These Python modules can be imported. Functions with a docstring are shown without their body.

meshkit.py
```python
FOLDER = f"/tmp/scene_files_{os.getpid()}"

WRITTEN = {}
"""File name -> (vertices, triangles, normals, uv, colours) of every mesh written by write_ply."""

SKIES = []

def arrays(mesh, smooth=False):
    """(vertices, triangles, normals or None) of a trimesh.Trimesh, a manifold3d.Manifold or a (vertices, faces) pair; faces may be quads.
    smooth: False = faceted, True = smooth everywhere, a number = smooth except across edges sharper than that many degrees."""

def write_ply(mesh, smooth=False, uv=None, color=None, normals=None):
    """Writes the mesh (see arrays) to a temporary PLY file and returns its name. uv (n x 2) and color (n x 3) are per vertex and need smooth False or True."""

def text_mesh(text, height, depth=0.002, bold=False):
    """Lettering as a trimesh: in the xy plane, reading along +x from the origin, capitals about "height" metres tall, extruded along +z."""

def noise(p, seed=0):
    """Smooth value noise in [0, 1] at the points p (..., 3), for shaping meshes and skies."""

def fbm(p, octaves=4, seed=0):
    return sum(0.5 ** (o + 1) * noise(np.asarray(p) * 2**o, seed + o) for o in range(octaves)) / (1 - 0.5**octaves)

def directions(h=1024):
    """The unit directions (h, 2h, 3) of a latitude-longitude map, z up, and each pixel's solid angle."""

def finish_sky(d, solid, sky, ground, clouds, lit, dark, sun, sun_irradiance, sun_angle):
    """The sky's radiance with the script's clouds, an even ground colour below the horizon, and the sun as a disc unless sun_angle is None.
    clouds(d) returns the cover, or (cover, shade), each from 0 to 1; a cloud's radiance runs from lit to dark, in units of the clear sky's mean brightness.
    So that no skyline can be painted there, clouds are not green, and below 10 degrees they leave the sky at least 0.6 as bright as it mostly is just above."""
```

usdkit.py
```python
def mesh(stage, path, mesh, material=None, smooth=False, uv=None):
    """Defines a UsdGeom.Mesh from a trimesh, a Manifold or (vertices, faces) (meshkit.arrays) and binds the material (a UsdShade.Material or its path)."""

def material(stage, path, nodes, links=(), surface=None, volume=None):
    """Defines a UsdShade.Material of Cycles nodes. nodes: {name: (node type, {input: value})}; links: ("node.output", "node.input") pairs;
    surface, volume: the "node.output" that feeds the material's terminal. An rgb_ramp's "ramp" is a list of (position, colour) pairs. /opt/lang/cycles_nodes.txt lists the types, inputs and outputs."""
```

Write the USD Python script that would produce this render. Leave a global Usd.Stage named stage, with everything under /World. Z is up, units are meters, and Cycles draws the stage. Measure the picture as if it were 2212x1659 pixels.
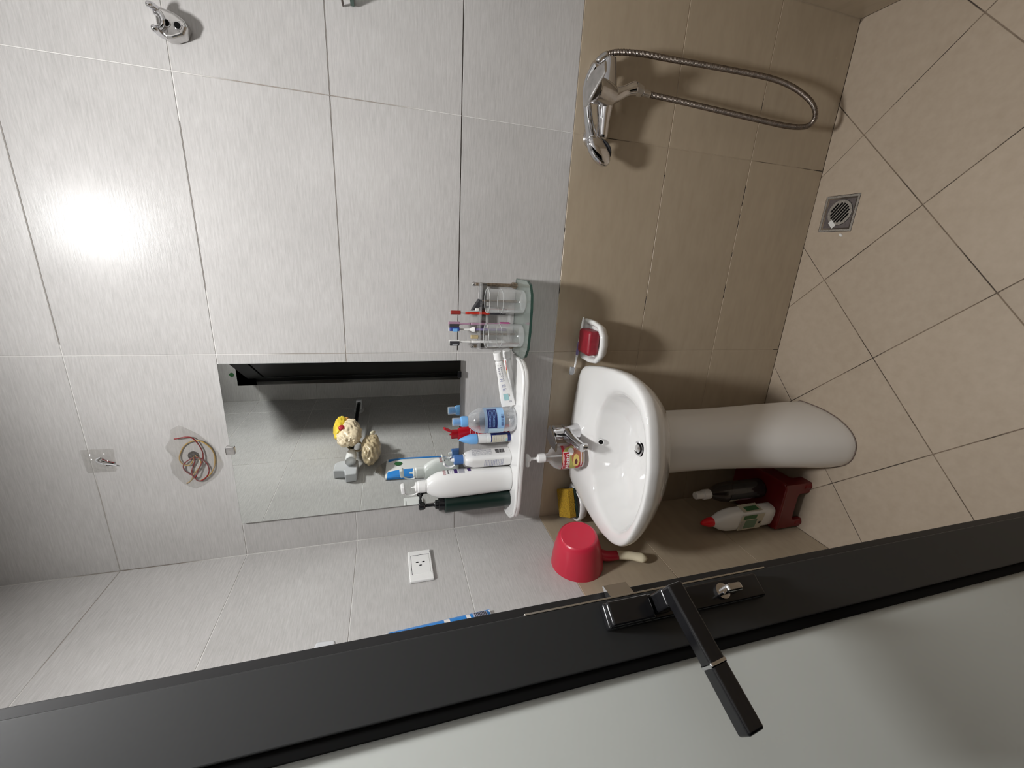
import math
import numpy as np
import trimesh
import manifold3d as m3
import meshkit
import usdkit
from pxr import Gf, Usd, UsdGeom, UsdShade, Sdf
from shapely.geometry import Polygon, box as sbox
from shapely import affinity

PI = math.pi
rng = np.random.default_rng(7)
stage = Usd.Stage.CreateInMemory()
UsdGeom.SetStageUpAxis(stage, "Z")
UsdGeom.Xform.Define(stage, "/World")
UsdGeom.Scope.Define(stage, "/World/Looks")

# ---------------------------------------------------------------- camera (the phone was held sideways), lamp, exposure
RIGHT = (0.056775496, -0.280117537, -0.958285296)
DOWN = (-0.954209063, -0.297586338, 0.030453832)
FWD = (-0.293703265, 0.912675483, -0.284186305)
EYE = (0.867129, -1.163116, 1.384610)
cam = UsdGeom.Camera.Define(stage, "/World/camera")
cam.CreateHorizontalApertureAttr(36.0)
cam.CreateVerticalApertureAttr(27.0)
cam.CreateFocalLengthAttr(36.0 * 895.625 / 2212)
cam.CreateClippingRangeAttr((0.02, 50.0))
cam.CreateExposureAttr(2.1)
cam.AddTransformOp().Set(Gf.Matrix4d(*RIGHT, 0, *[-v for v in DOWN], 0, *[-v for v in FWD], 0, *EYE, 1))
LAMP = (0.885, -0.775, 2.372)      # ceiling lamp: the only light in the room
LAMP_R, LAMP_STRENGTH = 0.085, 78.0

ROOM_X, ROOM_Y, ROOM_Z = 1.603, -1.39, 2.393
ROW = [0.0, 0.2955, 0.5938, 0.8928, 1.1928, 1.4928, 1.7928, 2.0928, 2.393]

# ---------------------------------------------------------------- prims
used = {}


def numbered(parent, name):
    k = used.get((parent, name), 0)
    used[(parent, name)] = k + 1
    return name if k == 0 else f"{name}_{k:03d}"


def tag(prim, label=None, cat=None, group=None, kind=None):
    for k, v in (("label", label), ("category", cat), ("group", group), ("kind", kind)):
        if v:
            prim.SetCustomDataByKey(k, v)


class Thing:
    """An Xform whose children are its parts; meshes given to part() are in the thing's own frame unless world=True."""

    def __init__(self, name, label=None, cat=None, loc=(0, 0, 0), rot=None, group=None, kind=None):
        self.path = "/World/" + numbered("/World", name)
        x = UsdGeom.Xform.Define(stage, self.path)
        M = np.eye(4)
        if rot is not None:
            M[:3, :3] = rot
        M[:3, 3] = loc
        x.AddTransformOp().Set(Gf.Matrix4d(*M.T.ravel().tolist()))
        self.inv = np.linalg.inv(M)
        tag(x.GetPrim(), label, cat, group, kind)

    def part(self, name, mesh, mat, label=None, smooth=False, world=False, kind=None, under=None):
        parent = under or self.path
        path = parent + "/" + numbered(parent, name)
        mesh = tm(mesh)
        if world:
            mesh = mesh.copy()
            mesh.apply_transform(self.inv)
        m = usdkit.mesh(stage, path, mesh, LOOK[mat], smooth=smooth)
        tag(m.GetPrim(), label, kind=kind)
        return path


def single(name, mesh, mat, label, cat, smooth=False, group=None, kind=None):
    path = "/World/" + numbered("/World", name)
    m = usdkit.mesh(stage, path, tm(mesh), LOOK[mat], smooth=smooth)
    tag(m.GetPrim(), label, cat, group, kind)


# ---------------------------------------------------------------- mesh helpers
def tm(m):
    if isinstance(m, trimesh.Trimesh):
        return m
    if isinstance(m, list):
        return trimesh.util.concatenate([tm(x) for x in m])
    v, f, _ = meshkit.arrays(m)
    return trimesh.Trimesh(v, f, process=False)


def mv(m, t=(0, 0, 0), R=None):
    m = tm(m).copy()
    M = np.eye(4)
    if R is not None:
        M[:3, :3] = R
    M[:3, 3] = t
    m.apply_transform(M)
    return m


def rx(a):
    return trimesh.transformations.rotation_matrix(a, (1, 0, 0))[:3, :3]


def ry(a):
    return trimesh.transformations.rotation_matrix(a, (0, 1, 0))[:3, :3]


def rz(a):
    return trimesh.transformations.rotation_matrix(a, (0, 0, 1))[:3, :3]


def frame(x, y):
    """Rotation whose columns are x, y and x cross y (made orthonormal)."""
    x = np.array(x, float) / np.linalg.norm(x)
    y = np.array(y, float)
    y = y - x * x.dot(y)
    y /= np.linalg.norm(y)
    return np.stack([x, y, np.cross(x, y)], 1)


def along(d):
    """Rotation that takes z to d."""
    d = np.array(d, float) / np.linalg.norm(d)
    a = np.array((1.0, 0, 0)) if abs(d[0]) < 0.9 else np.array((0, 1.0, 0))
    x = np.cross(a, d)
    x /= np.linalg.norm(x)
    return np.stack([x, np.cross(d, x), d], 1)


def loft(loops, close=True, caps=(True, True)):
    L = [np.asarray(l, float) for l in loops]
    n = len(L[0])
    v = np.vstack(L)
    f = []
    for i in range(len(L) - 1):
        for j in range(n if close else n - 1):
            a, b = i * n + j, i * n + (j + 1) % n
            f += [(a, b, b + n), (a, b + n, a + n)]
    for cap, l, base, flip in ((caps[0], L[0], 0, True), (caps[1], L[-1], (len(L) - 1) * n, False)):
        if cap:
            c = len(v)
            v = np.vstack([v, l.mean(0)])
            for j in range(n):
                t = (base + j, base + (j + 1) % n, c)
                f.append(t[::-1] if flip else t)
    return trimesh.Trimesh(v, np.array(f), process=False)


def lathe(prof, n=40):
    """Profile of (r, z) from bottom to top round the z axis."""
    a = np.arange(n) / n * 2 * PI
    loops = [np.stack([r * np.cos(a), r * np.sin(a), np.full(n, z)], 1) for r, z in prof]
    return loft(loops)


def cyl(p, q, r, r2=None, n=24, bev=0.0):
    p, q = np.array(p, float), np.array(q, float)
    h = np.linalg.norm(q - p)
    r2 = r if r2 is None else r2
    prof = [(r - bev, 0), (r, bev), (r2, h - bev), (r2 - bev, h)] if bev else [(r, 0), (r2, h)]
    return mv(lathe(prof, n), p, along(q - p))


def spline(pts, n):
    from scipy.interpolate import CubicSpline
    pts = np.asarray(pts, float)
    t = np.r_[0, np.cumsum(np.linalg.norm(np.diff(pts, axis=0), axis=1))]
    return CubicSpline(t, pts)(np.linspace(0, t[-1], n))


def sweep(pts, rad, n=12, flat=1.0, up=None):
    """Tube along pts; rad a number or one per point; flat squashes it along the frame's second axis."""
    pts = np.asarray(pts, float)
    rad = np.broadcast_to(np.asarray(rad, float), (len(pts),))
    t = np.gradient(pts, axis=0)
    t /= np.linalg.norm(t, axis=1, keepdims=True)
    u = np.array(up if up is not None else ((0, 0, 1) if abs(t[0][2]) < 0.9 else (1, 0, 0)), float)
    loops, a = [], np.arange(n) / n * 2 * PI
    for p, d, r in zip(pts, t, rad):
        x = u - d * u.dot(d)
        x /= np.linalg.norm(x)
        if up is None:
            u = x
        y = np.cross(d, x)
        loops.append(p + r * np.cos(a)[:, None] * y + r * flat * np.sin(a)[:, None] * x)
    return loft([l[::-1] for l in loops])


def hull(pts):
    return trimesh.convex.convex_hull(np.asarray(pts, float))


BALL = trimesh.creation.icosphere(2).vertices


def rbox(x0, x1, y0, y1, z0, z1, r=0.003, sub=None):
    b = BALL if sub is None else trimesh.creation.icosphere(sub).vertices
    P = [(x, y, z) for x in (x0 + r, x1 - r) for y in (y0 + r, y1 - r) for z in (z0 + r, z1 - r)]
    return hull(np.vstack([np.array(p) + b * r for p in P]))


def bx(x0, x1, y0, y1, z0, z1):
    return mv(trimesh.creation.box((x1 - x0, y1 - y0, z1 - z0)), ((x0 + x1) / 2, (y0 + y1) / 2, (z0 + z1) / 2))


def extrude(poly, h, z=0.0):
    out = []
    for g in getattr(poly, "geoms", [poly]):
        if g.area > 1e-9:
            out.append(mv(trimesh.creation.extrude_polygon(g, h, engine="earcut"), (0, 0, z)))
    return tm(out)


def ring(poly, n):
    """n points round a polygon."""
    e = poly.exterior
    return np.array([e.interpolate(i / n, normalized=True).coords[0] for i in range(n)])


def pillow(poly, z0, z1, r, n=72, steps=4):
    """A slab of a plan outline with rounded top and bottom edges."""
    zs, ins = [], []
    for k in range(steps + 1):
        a = k / steps * PI / 2
        zs.append(z0 + r - r * math.cos(a)), ins.append(r - r * math.sin(a))
    for k in range(steps + 1):
        a = k / steps * PI / 2
        zs.append(z1 - r + r * math.sin(a)), ins.append(r - r * math.cos(a))
    c = np.array(poly.centroid.coords[0])
    base = ring(poly, n)
    nrm = np.roll(base, -1, 0) - np.roll(base, 1, 0)
    nrm = np.stack([nrm[:, 1], -nrm[:, 0]], 1) / np.linalg.norm(nrm, axis=1, keepdims=True)
    if ((base - c) * nrm).sum() < 0:
        nrm = -nrm
    if Polygon(base).exterior.is_ccw is False:
        base, nrm = base[::-1], nrm[::-1]
    return loft([np.c_[base - nrm * i, np.full(n, z)] for z, i in zip(zs, ins)])


def rrect(x0, x1, y0, y1, r):
    return sbox(x0 + r, y0 + r, x1 - r, y1 - r).buffer(r, quad_segs=8)


def sellipse(cx, cy, a, b, p=2.0, n=48):
    t = np.arange(n) / n * 2 * PI
    c, s = np.cos(t), np.sin(t)
    return np.stack([cx + a * np.sign(c) * np.abs(c) ** (2 / p), cy + b * np.sign(s) * np.abs(s) ** (2 / p)], 1)


def wrap(mesh, r, z0=0.0, a0=0.0):
    """Bend a flat print (x along, y up, z out) round an upright cylinder; x = 0 faces -y, turned by a0."""
    m = tm(mesh).copy()
    v = m.vertices.copy()
    a = v[:, 0] / r + a0
    rr = r + v[:, 2]
    m.vertices = np.stack([rr * np.sin(a), -rr * np.cos(a), v[:, 1] + z0], 1)
    return m


def patch(x0, x1, y0, y1, z=0.0004, n=16):
    """A flat printed panel cut into strips so that it can be wrapped."""
    xs = np.linspace(x0, x1, n + 1)
    v = np.array([(x, y, z) for x in xs for y in (y0, y1)])
    f = []
    for i in range(n):
        a = 2 * i
        f += [(a, a + 2, a + 3), (a, a + 3, a + 1)]
    return trimesh.Trimesh(v, np.array(f), process=False)


def bars(x0, x1, y0, y1, z, n, seed, fill=0.5, vertical=True):
    """Fine print too small to read: a row of short strokes."""
    g = np.random.default_rng(seed)
    out = []
    edges = np.linspace(x0, x1, n + 1)
    for a, b in zip(edges[:-1], edges[1:]):
        w = (b - a) * fill * g.uniform(0.6, 1.4)
        h = (y1 - y0) * (1 if vertical else g.uniform(0.6, 1))
        out.append(patch(a, a + min(w, b - a), y0, y0 + h, z, 2))
    return tm(out)


def glyphs(x0, x1, y0, y1, z, n, seed):
    """Letter-like marks made of little strokes, for print that cannot be read in the photograph."""
    g = np.random.default_rng(seed)
    out, w = [], (x1 - x0) / n
    for i in range(n):
        a, b = x0 + i * w, x0 + i * w + 0.72 * w
        s = 0.2 * (y1 - y0)
        kinds = [(a, a + 0.25 * w, y0, y1)]
        if g.random() < 0.7:
            kinds.append((a, b, y1 - s, y1))
        if g.random() < 0.6:
            kinds.append((a, b, y0, y0 + s))
        if g.random() < 0.5:
            kinds.append((b - 0.22 * w, b, y0, y1))
        if g.random() < 0.6:
            kinds.append((a, b, (y0 + y1) / 2 - s / 2, (y0 + y1) / 2 + s / 2))
        out += [patch(*k, z, 1) for k in kinds]
    return tm(out)


# ---------------------------------------------------------------- materials
LOOK = {}


def material(name, nodes, links, surface):
    LOOK[name] = usdkit.material(stage, "/World/Looks/" + name, nodes, links, surface=surface)


def plain(name, color, rough=0.5, metal=0.0, vary=0.0, scale=40.0, bump=0.0, **kw):
    p = {"base_color": color, "roughness": rough, "metallic": metal, **kw}
    if not vary and not bump:
        material(name, {"p": ("principled_bsdf", p)}, [], "p.BSDF")
        return
    lo, hi = [c * (1 - vary) for c in color], [min(1, c * (1 + vary)) for c in color]
    nodes = {"g": ("texture_coordinate", {}), "n": ("noise_texture", {"scale": scale, "detail": 4.0}),
             "r": ("rgb_ramp", {"ramp": [(0.3, lo), (0.7, hi)]}), "p": ("principled_bsdf", {k: v for k, v in p.items() if k != "base_color"})}
    links = [("g.object", "n.vector"), ("n.fac", "r.fac"), ("r.color", "p.base_color")]
    if bump:
        nodes["b"] = ("bump", {"strength": 1.0, "distance": bump})
        links += [("n.fac", "b.height"), ("b.normal", "p.normal")]
    material(name, nodes, links, "p.BSDF")


def tile_look(name, lo, hi, rough, streak=None, blotch=5.0, bump=0.0, spec=0.5):
    """Glazed tile: fine level streaks like woven linen over soft clouding, and a slightly different tone on each tile."""
    nodes = {"g": ("geometry", {}), "m": ("mapping", {"scale": streak or (60, 60, 60)}), "n": ("noise_texture", {"scale": 1.0, "detail": 5.0, "roughness": 0.65}),
             "c": ("noise_texture", {"scale": blotch, "detail": 4.0}), "mx": ("mix_float", {"fac": 0.35}),
             "r": ("rgb_ramp", {"ramp": [(0.3, lo), (0.72, hi)]}),
             "rr": ("map_range", {"from_min": 0.3, "from_max": 0.7, "to_min": rough - 0.04, "to_max": rough + 0.05}),
             "p": ("principled_bsdf", {"specular_ior_level": spec})}
    links = [("g.position", "m.vector"), ("m.vector", "n.vector"), ("g.position", "c.vector"), ("n.fac", "mx.a"), ("c.fac", "mx.b"),
             ("mx.result", "r.fac"), ("r.color", "p.base_color"), ("n.fac", "rr.value"), ("rr.result", "p.roughness")]
    if bump:
        nodes["b"] = ("bump", {"strength": 1.0, "distance": bump})
        links += [("n.fac", "b.height"), ("b.normal", "p.normal")]
    material(name, nodes, links, "p.BSDF")


def grout_look(name, light, dark, scale, cut):
    nodes = {"g": ("geometry", {}), "n": ("noise_texture", {"scale": scale, "detail": 3.0}), "r": ("rgb_ramp", {"ramp": [(cut - 0.05, light), (cut + 0.05, dark)]}),
             "p": ("principled_bsdf", {"roughness": 0.8})}
    material(name, nodes, [("g.position", "n.vector"), ("n.fac", "r.fac"), ("r.color", "p.base_color")], "p.BSDF")


STREAK = (24, 24, 270)
for i, k in enumerate((1.0, 0.975, 1.02)):
    tile_look(f"grey_tile_{'abc'[i]}", [k * c for c in (0.41, 0.40, 0.391)], [k * c for c in (0.58, 0.568, 0.558)], 0.25, STREAK, 4.0, 0.00022, 0.17)
    tile_look(f"brown_tile_{'abc'[i]}", [k * c for c in (0.38, 0.31, 0.225)], [k * c for c in (0.44, 0.365, 0.27)], 0.34, (9, 9, 30), 6.0, 0.0001)
    tile_look(f"floor_tile_{'abc'[i]}", [k * c for c in (0.40, 0.325, 0.245)], [k * c for c in (0.47, 0.39, 0.305)], 0.5, (40, 40, 40), 5.0, 0.0001)
grout_look("grey_grout", (0.66, 0.65, 0.63), (0.30, 0.27, 0.24), 1.7, 0.56)
grout_look("brown_grout", (0.42, 0.345, 0.255), (0.04, 0.03, 0.02), 7.0, 0.66)
grout_look("floor_grout", (0.21, 0.16, 0.115), (0.055, 0.042, 0.032), 6.0, 0.5)
plain("joint_shade_stain_black", (0.03, 0.024, 0.02), 0.9)
plain("joint_shade_grey", (0.27, 0.25, 0.23), 0.9)  # colour of the shade painted along uneven grey tile edges
plain("plaster", (0.56, 0.56, 0.555), 0.9)
plain("lamp_white", (0.8, 0.8, 0.8), 0.5)
material("lamp_glow", {"e": ("emission", {"color": (1.0, 0.992, 0.985), "strength": LAMP_STRENGTH})}, [], "e.emission")
plain("ceramic", (0.80, 0.80, 0.79), 0.07, coat_weight=0.4)
plain("pedestal_ceramic", (0.76, 0.75, 0.73), 0.16)
plain("scuff", (0.07, 0.06, 0.05), 0.8)
plain("silicone", (0.16, 0.12, 0.1), 0.6)
plain("chrome", (0.72, 0.72, 0.74), 0.09, 1.0)
plain("dull_chrome", (0.62, 0.61, 0.6), 0.2, 1.0, 0.12, 60)
plain("hose_metal", (0.24, 0.205, 0.18), 0.34, 1.0, 0.25, 90)
plain("dark_metal", (0.12, 0.1, 0.085), 0.45, 0.8, 0.3, 120)
plain("rust_metal", (0.30, 0.24, 0.18), 0.4, 0.8, 0.35, 150)
plain("drain_grey", (0.17, 0.15, 0.15), 0.45, 0.6, 0.2, 200)
plain("drain_light", (0.42, 0.4, 0.37), 0.4, 0.7, 0.3, 300)
plain("black", (0.004, 0.004, 0.004), 0.8, specular_ior_level=0.1)
plain("gloss_black", (0.008, 0.008, 0.009), 0.16)
plain("door_grey", (0.016, 0.017, 0.0178), 0.5, 0.0, 0.06, 300)
plain("door_black", (0.012, 0.012, 0.013), 0.4)
plain("frosted_pane", (0.62, 0.65, 0.622), 0.42, 0.0, 0.02, 3)
plain("steel", (0.6, 0.57, 0.52), 0.3, 1.0)
plain("white_plastic", (0.82, 0.82, 0.81), 0.25)
plain("off_white_plastic", (0.72, 0.72, 0.70), 0.3)
plain("cream_plastic", (0.75, 0.68, 0.5), 0.35)
plain("red_plastic", (0.55, 0.025, 0.055), 0.3)
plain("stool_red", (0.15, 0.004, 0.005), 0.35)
plain("cap_red", (0.75, 0.01, 0.02), 0.3)
plain("tube_red", (0.45, 0.01, 0.02), 0.22)
plain("tube_red_dark", (0.30, 0.006, 0.012), 0.25)
plain("soap_red", (0.25, 0.012, 0.024), 0.42, 0.0, 0.15, 60, 0.001)
plain("blue_cap", (0.07, 0.17, 0.42), 0.28)
plain("sky_blue", (0.17, 0.42, 0.78), 0.3)
plain("ice_blue", (0.55, 0.78, 0.95), 0.3)
plain("label_blue", (0.32, 0.55, 0.85), 0.35)
plain("navy", (0.012, 0.022, 0.14), 0.35)
plain("packet_blue", (0.03, 0.25, 0.70), 0.25)
plain("green_black", (0.006, 0.018, 0.014), 0.3)
plain("print_grey", (0.36, 0.36, 0.40), 0.5)
plain("print_dark", (0.03, 0.03, 0.035), 0.5)
plain("print_lilac", (0.42, 0.43, 0.56), 0.5)
plain("print_red", (0.42, 0.16, 0.17), 0.5)
plain("print_purple", (0.05, 0.02, 0.13), 0.5)
plain("print_teal", (0.33, 0.56, 0.58), 0.5)
plain("print_green", (0.06, 0.17, 0.07), 0.5)
plain("mark_green", (0.03, 0.13, 0.04), 0.5)
plain("sage", (0.17, 0.27, 0.18), 0.5)
plain("cream_label", (0.62, 0.58, 0.46), 0.5)
plain("label_red", (0.40, 0.008, 0.02), 0.35)
plain("label_white", (0.85, 0.82, 0.80), 0.35)
plain("label_pink", (0.78, 0.62, 0.62), 0.4)
plain("label_gold", (0.70, 0.48, 0.2), 0.4)
plain("label_yellow", (0.72, 0.55, 0.16), 0.4)
plain("label_olive", (0.42, 0.40, 0.10), 0.4)
plain("label_brown", (0.12, 0.02, 0.02), 0.4)
plain("label_salmon", (0.45, 0.15, 0.08), 0.4)
plain("amber_soap", (0.42, 0.23, 0.13), 0.25)
plain("sponge_yellow", (0.36, 0.215, 0.012), 0.95, 0.0, 0.25, 260, 0.004)
plain("scour_green", (0.012, 0.028, 0.018), 0.95, 0.0, 0.3, 400, 0.003)
plain("bristle_red", (0.25, 0.015, 0.01), 0.7)
plain("clip_red", (0.55, 0.03, 0.015), 0.3)
plain("mauve", (0.36, 0.22, 0.30), 0.3)
plain("violet", (0.20, 0.16, 0.33), 0.35)
plain("magenta", (0.42, 0.05, 0.22), 0.35)
plain("bristle_blue", (0.03, 0.06, 0.28), 0.6)
plain("bristle_grey", (0.33, 0.34, 0.36), 0.8)
plain("tan_plastic", (0.45, 0.36, 0.2), 0.4)
plain("copper_red", (0.20, 0.012, 0.012), 0.4)
plain("wire_yellow", (0.42, 0.27, 0.08), 0.4)
plain("hole_dark", (0.05, 0.04, 0.035), 0.9)
plain("bag_yellow", (0.85, 0.62, 0.06), 0.35, 0, 0.1, 30)
plain("bag_peach", (0.82, 0.68, 0.48), 0.4, 0, 0.12, 40, 0.002)
plain("bag_orange", (0.75, 0.38, 0.12), 0.4)
plain("bag_tan", (0.55, 0.44, 0.28), 0.3, 0, 0.3, 50, 0.003)
plain("bag_red", (0.45, 0.01, 0.03), 0.4)
plain("grey_plastic", (0.55, 0.56, 0.58), 0.35)
material("mirror_face", {"g": ("glossy_bsdf", {"color": (0.83, 0.86, 0.84), "roughness": 0.0})}, [], "g.BSDF")
plain("mirror_edge", (0.20, 0.26, 0.24), 0.15)


def pane(name, clear, haze, lo, hi, gloss=0.35, rough=0.06, blend=0.2):
    """Thin clear glass or plastic: see-through, hazier and shinier towards its outline."""
    material(name, {"t": ("transparent_bsdf", {"color": clear}), "d": ("diffuse_bsdf", {"color": haze}), "g": ("glossy_bsdf", {"color": (1, 1, 1), "roughness": rough}),
                    "w": ("layer_weight", {"blend": blend}), "k": ("map_range", {"to_min": lo, "to_max": hi}), "f": ("map_range", {"to_min": 0.03, "to_max": gloss}), "m": ("mix_closure", {}), "m2": ("mix_closure", {})},
             [("w.facing", "k.value"), ("w.facing", "f.value"), ("k.result", "m.fac"), ("t.BSDF", "m.closure1"), ("d.BSDF", "m.closure2"), ("f.result", "m2.fac"), ("m.closure", "m2.closure1"), ("g.BSDF", "m2.closure2")], "m2.closure")


pane("clear_plastic", (0.97, 0.975, 0.98), (0.85, 0.87, 0.89), 0.05, 0.62, 0.5, 0.05, 0.38)
pane("tumbler_glass", (0.97, 0.975, 0.975), (0.78, 0.80, 0.80), 0.07, 0.65, 0.45, 0.08, 0.36)
pane("clear_tape", (0.93, 0.925, 0.915), (0.7, 0.69, 0.67), 0.03, 0.22, 0.6, 0.10)
pane("clear_rack", (0.95, 0.95, 0.95), (0.8, 0.8, 0.8), 0.03, 0.3)
pane("dim_plastic", (0.42, 0.37, 0.38), (0.3, 0.28, 0.28), 0.03, 0.3)
pane("label_film", (0.62, 0.76, 0.92), (0.5, 0.68, 0.9), 0.35, 0.6)
plain("shelf_glass", (0.80, 0.90, 0.86), 0.03, 0.0, transmission_weight=0.92)
plain("tumbler_rim", (0.75, 0.78, 0.77), 0.1, 0.0, transmission_weight=0.5)
plain("shelf_glass_edge", (0.035, 0.075, 0.06), 0.12)

# ---------------------------------------------------------------- the room


def tile_slab(poly, h, top=0.0, cham=0.0007):
    """One tile in its own plane (z out): a slab of the outline with a fine bevelled arris."""
    poly = poly.simplify(1e-5)
    pts = np.array(poly.exterior.coords[:-1])
    if not poly.exterior.is_ccw:
        pts = pts[::-1]
    if poly.interiors:
        return extrude(poly, h, top - h)
    ins = np.array(poly.buffer(-cham, join_style=2).exterior.coords[:-1])
    if len(ins) != len(pts):
        return extrude(poly, h, top - h)
    if not Polygon(ins).exterior.is_ccw:
        ins = ins[::-1]
    k = np.argmin(np.linalg.norm(ins - pts[0], axis=1))
    ins = np.roll(ins, -k, 0)
    n = len(pts)
    v = np.vstack([np.c_[pts, np.full(n, top - h)], np.c_[pts, np.full(n, top - cham)], np.c_[ins, np.full(n, top)]])
    f = []
    for i in range(2):
        for j in range(n):
            a, b = i * n + j, i * n + (j + 1) % n
            f += [(a, b, b + n), (a, b + n, a + n)]
    f += [(2 * n, 2 * n + j, 2 * n + j + 1) for j in range(1, n - 1)]
    return trimesh.Trimesh(v, np.array(f), process=False)


def tiled_wall(name, width, cols, to_world, hole=None, gap=0.0009):
    """A wall in its own plane (x along, y up, z into the room): grouted backing, grey tiles over three rows of brown ones."""
    t = Thing(name, kind="structure")
    low, high = sbox(-0.06, 0, width + 0.06, ROW[3]), sbox(-0.06, ROW[3], width + 0.06, ROW[-1] + 0.02)
    for part, poly, mat in (("backing", low, "brown_grout"), ("backing", high, "grey_grout")):
        if hole is not None:
            poly = poly.difference(hole)
        t.part(part, mv(extrude(poly, 0.06, -0.0612), (to_world[0]), to_world[1]), mat)
    for r in range(len(ROW) - 1):
        for a, b in zip(cols[:-1], cols[1:]):
            p = sbox(a + gap, ROW[r] + gap, b - gap, ROW[r + 1] - gap)
            if hole is not None:
                p = p.difference(hole.buffer(gap, join_style=2))
            for g in getattr(p, "geoms", [p]):
                if g.area < 1e-4:
                    continue
                mesh = tile_slab(g, 0.006, rng.uniform(-0.0004, 0.0))
                t.part("tile", mv(mesh, to_world[0], to_world[1]), ("brown_tile_" if r < 3 else "grey_tile_") + "abc"[rng.integers(3)])
    return t


V2, V1 = 0.5937, 1.1908
back = tiled_wall("wall_back", ROOM_X, [0.0, V2, V1, ROOM_X], ((0, 0, 0), frame((1, 0, 0), (0, 0, 1))))
for x0, x1, z, h, mat in ((0.60, 1.60, ROW[4], 0.0018, "joint_shade_stain_black"), (0.0, 0.45, ROW[4], 0.0014, "joint_shade_grey"), (0.62, 1.60, ROW[5], 0.0014, "joint_shade_grey"), (0.62, 1.25, ROW[7], 0.0016, "joint_shade_grey"), (0.75, 1.1, ROW[6], 0.0012, "joint_shade_grey"),
                          (1.107, 1.120, ROW[2], 0.0016, "joint_shade_stain_black"), (0.727, 0.771, ROW[2], 0.0012, "joint_shade_stain_black"), (1.061, 1.121, ROW[1], 0.0017, "joint_shade_stain_black"), (0.993, 1.036, ROW[1], 0.0014, "joint_shade_stain_black"),
                          (0.905, 0.921, ROW[1], 0.0016, "joint_shade_stain_black"), (0.772, 0.819, ROW[1], 0.0015, "joint_shade_stain_black"), (1.323, 1.3555, ROW[1], 0.0014, "joint_shade_stain_black"), (0.770, 0.809, ROW[3], 0.0016, "joint_shade_stain_black"), (0.943, 0.953, ROW[3], 0.0014, "joint_shade_stain_black")):
    back.part("joint_shade_stain_strip", bx(x0, x1, 0.0004, 0.003, z - h / 2, z + h / 2), mat)  # grey rows: lippage shade painted as dark strips; brown rows: dark joint stains
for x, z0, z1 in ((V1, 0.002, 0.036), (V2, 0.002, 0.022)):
    back.part("joint_shade_stain_strip", bx(x - 0.0009, x + 0.0009, 0.0003, 0.003, z0, z1), "joint_shade_stain_black")
tiled_wall("wall_left", -ROOM_Y, [0.0, 0.19, 0.79, -ROOM_Y], ((0, ROOM_Y, 0), frame((0, 1, 0), (0, 0, 1))))
tiled_wall("wall_right", -ROOM_Y, [0.0, 0.6, 1.2, -ROOM_Y], ((ROOM_X, 0, 0), frame((0, -1, 0), (0, 0, 1))))
DX0, DX1, DTOP = 0.095, 0.88, 2.19
door_hole = sbox(ROOM_X - DX1, -0.1, ROOM_X - DX0, DTOP)
tiled_wall("wall_front", ROOM_X, [0.0, 0.41, 1.01, ROOM_X], ((ROOM_X, ROOM_Y, 0), frame((-1, 0, 0), (0, 0, 1))), door_hole)

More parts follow.
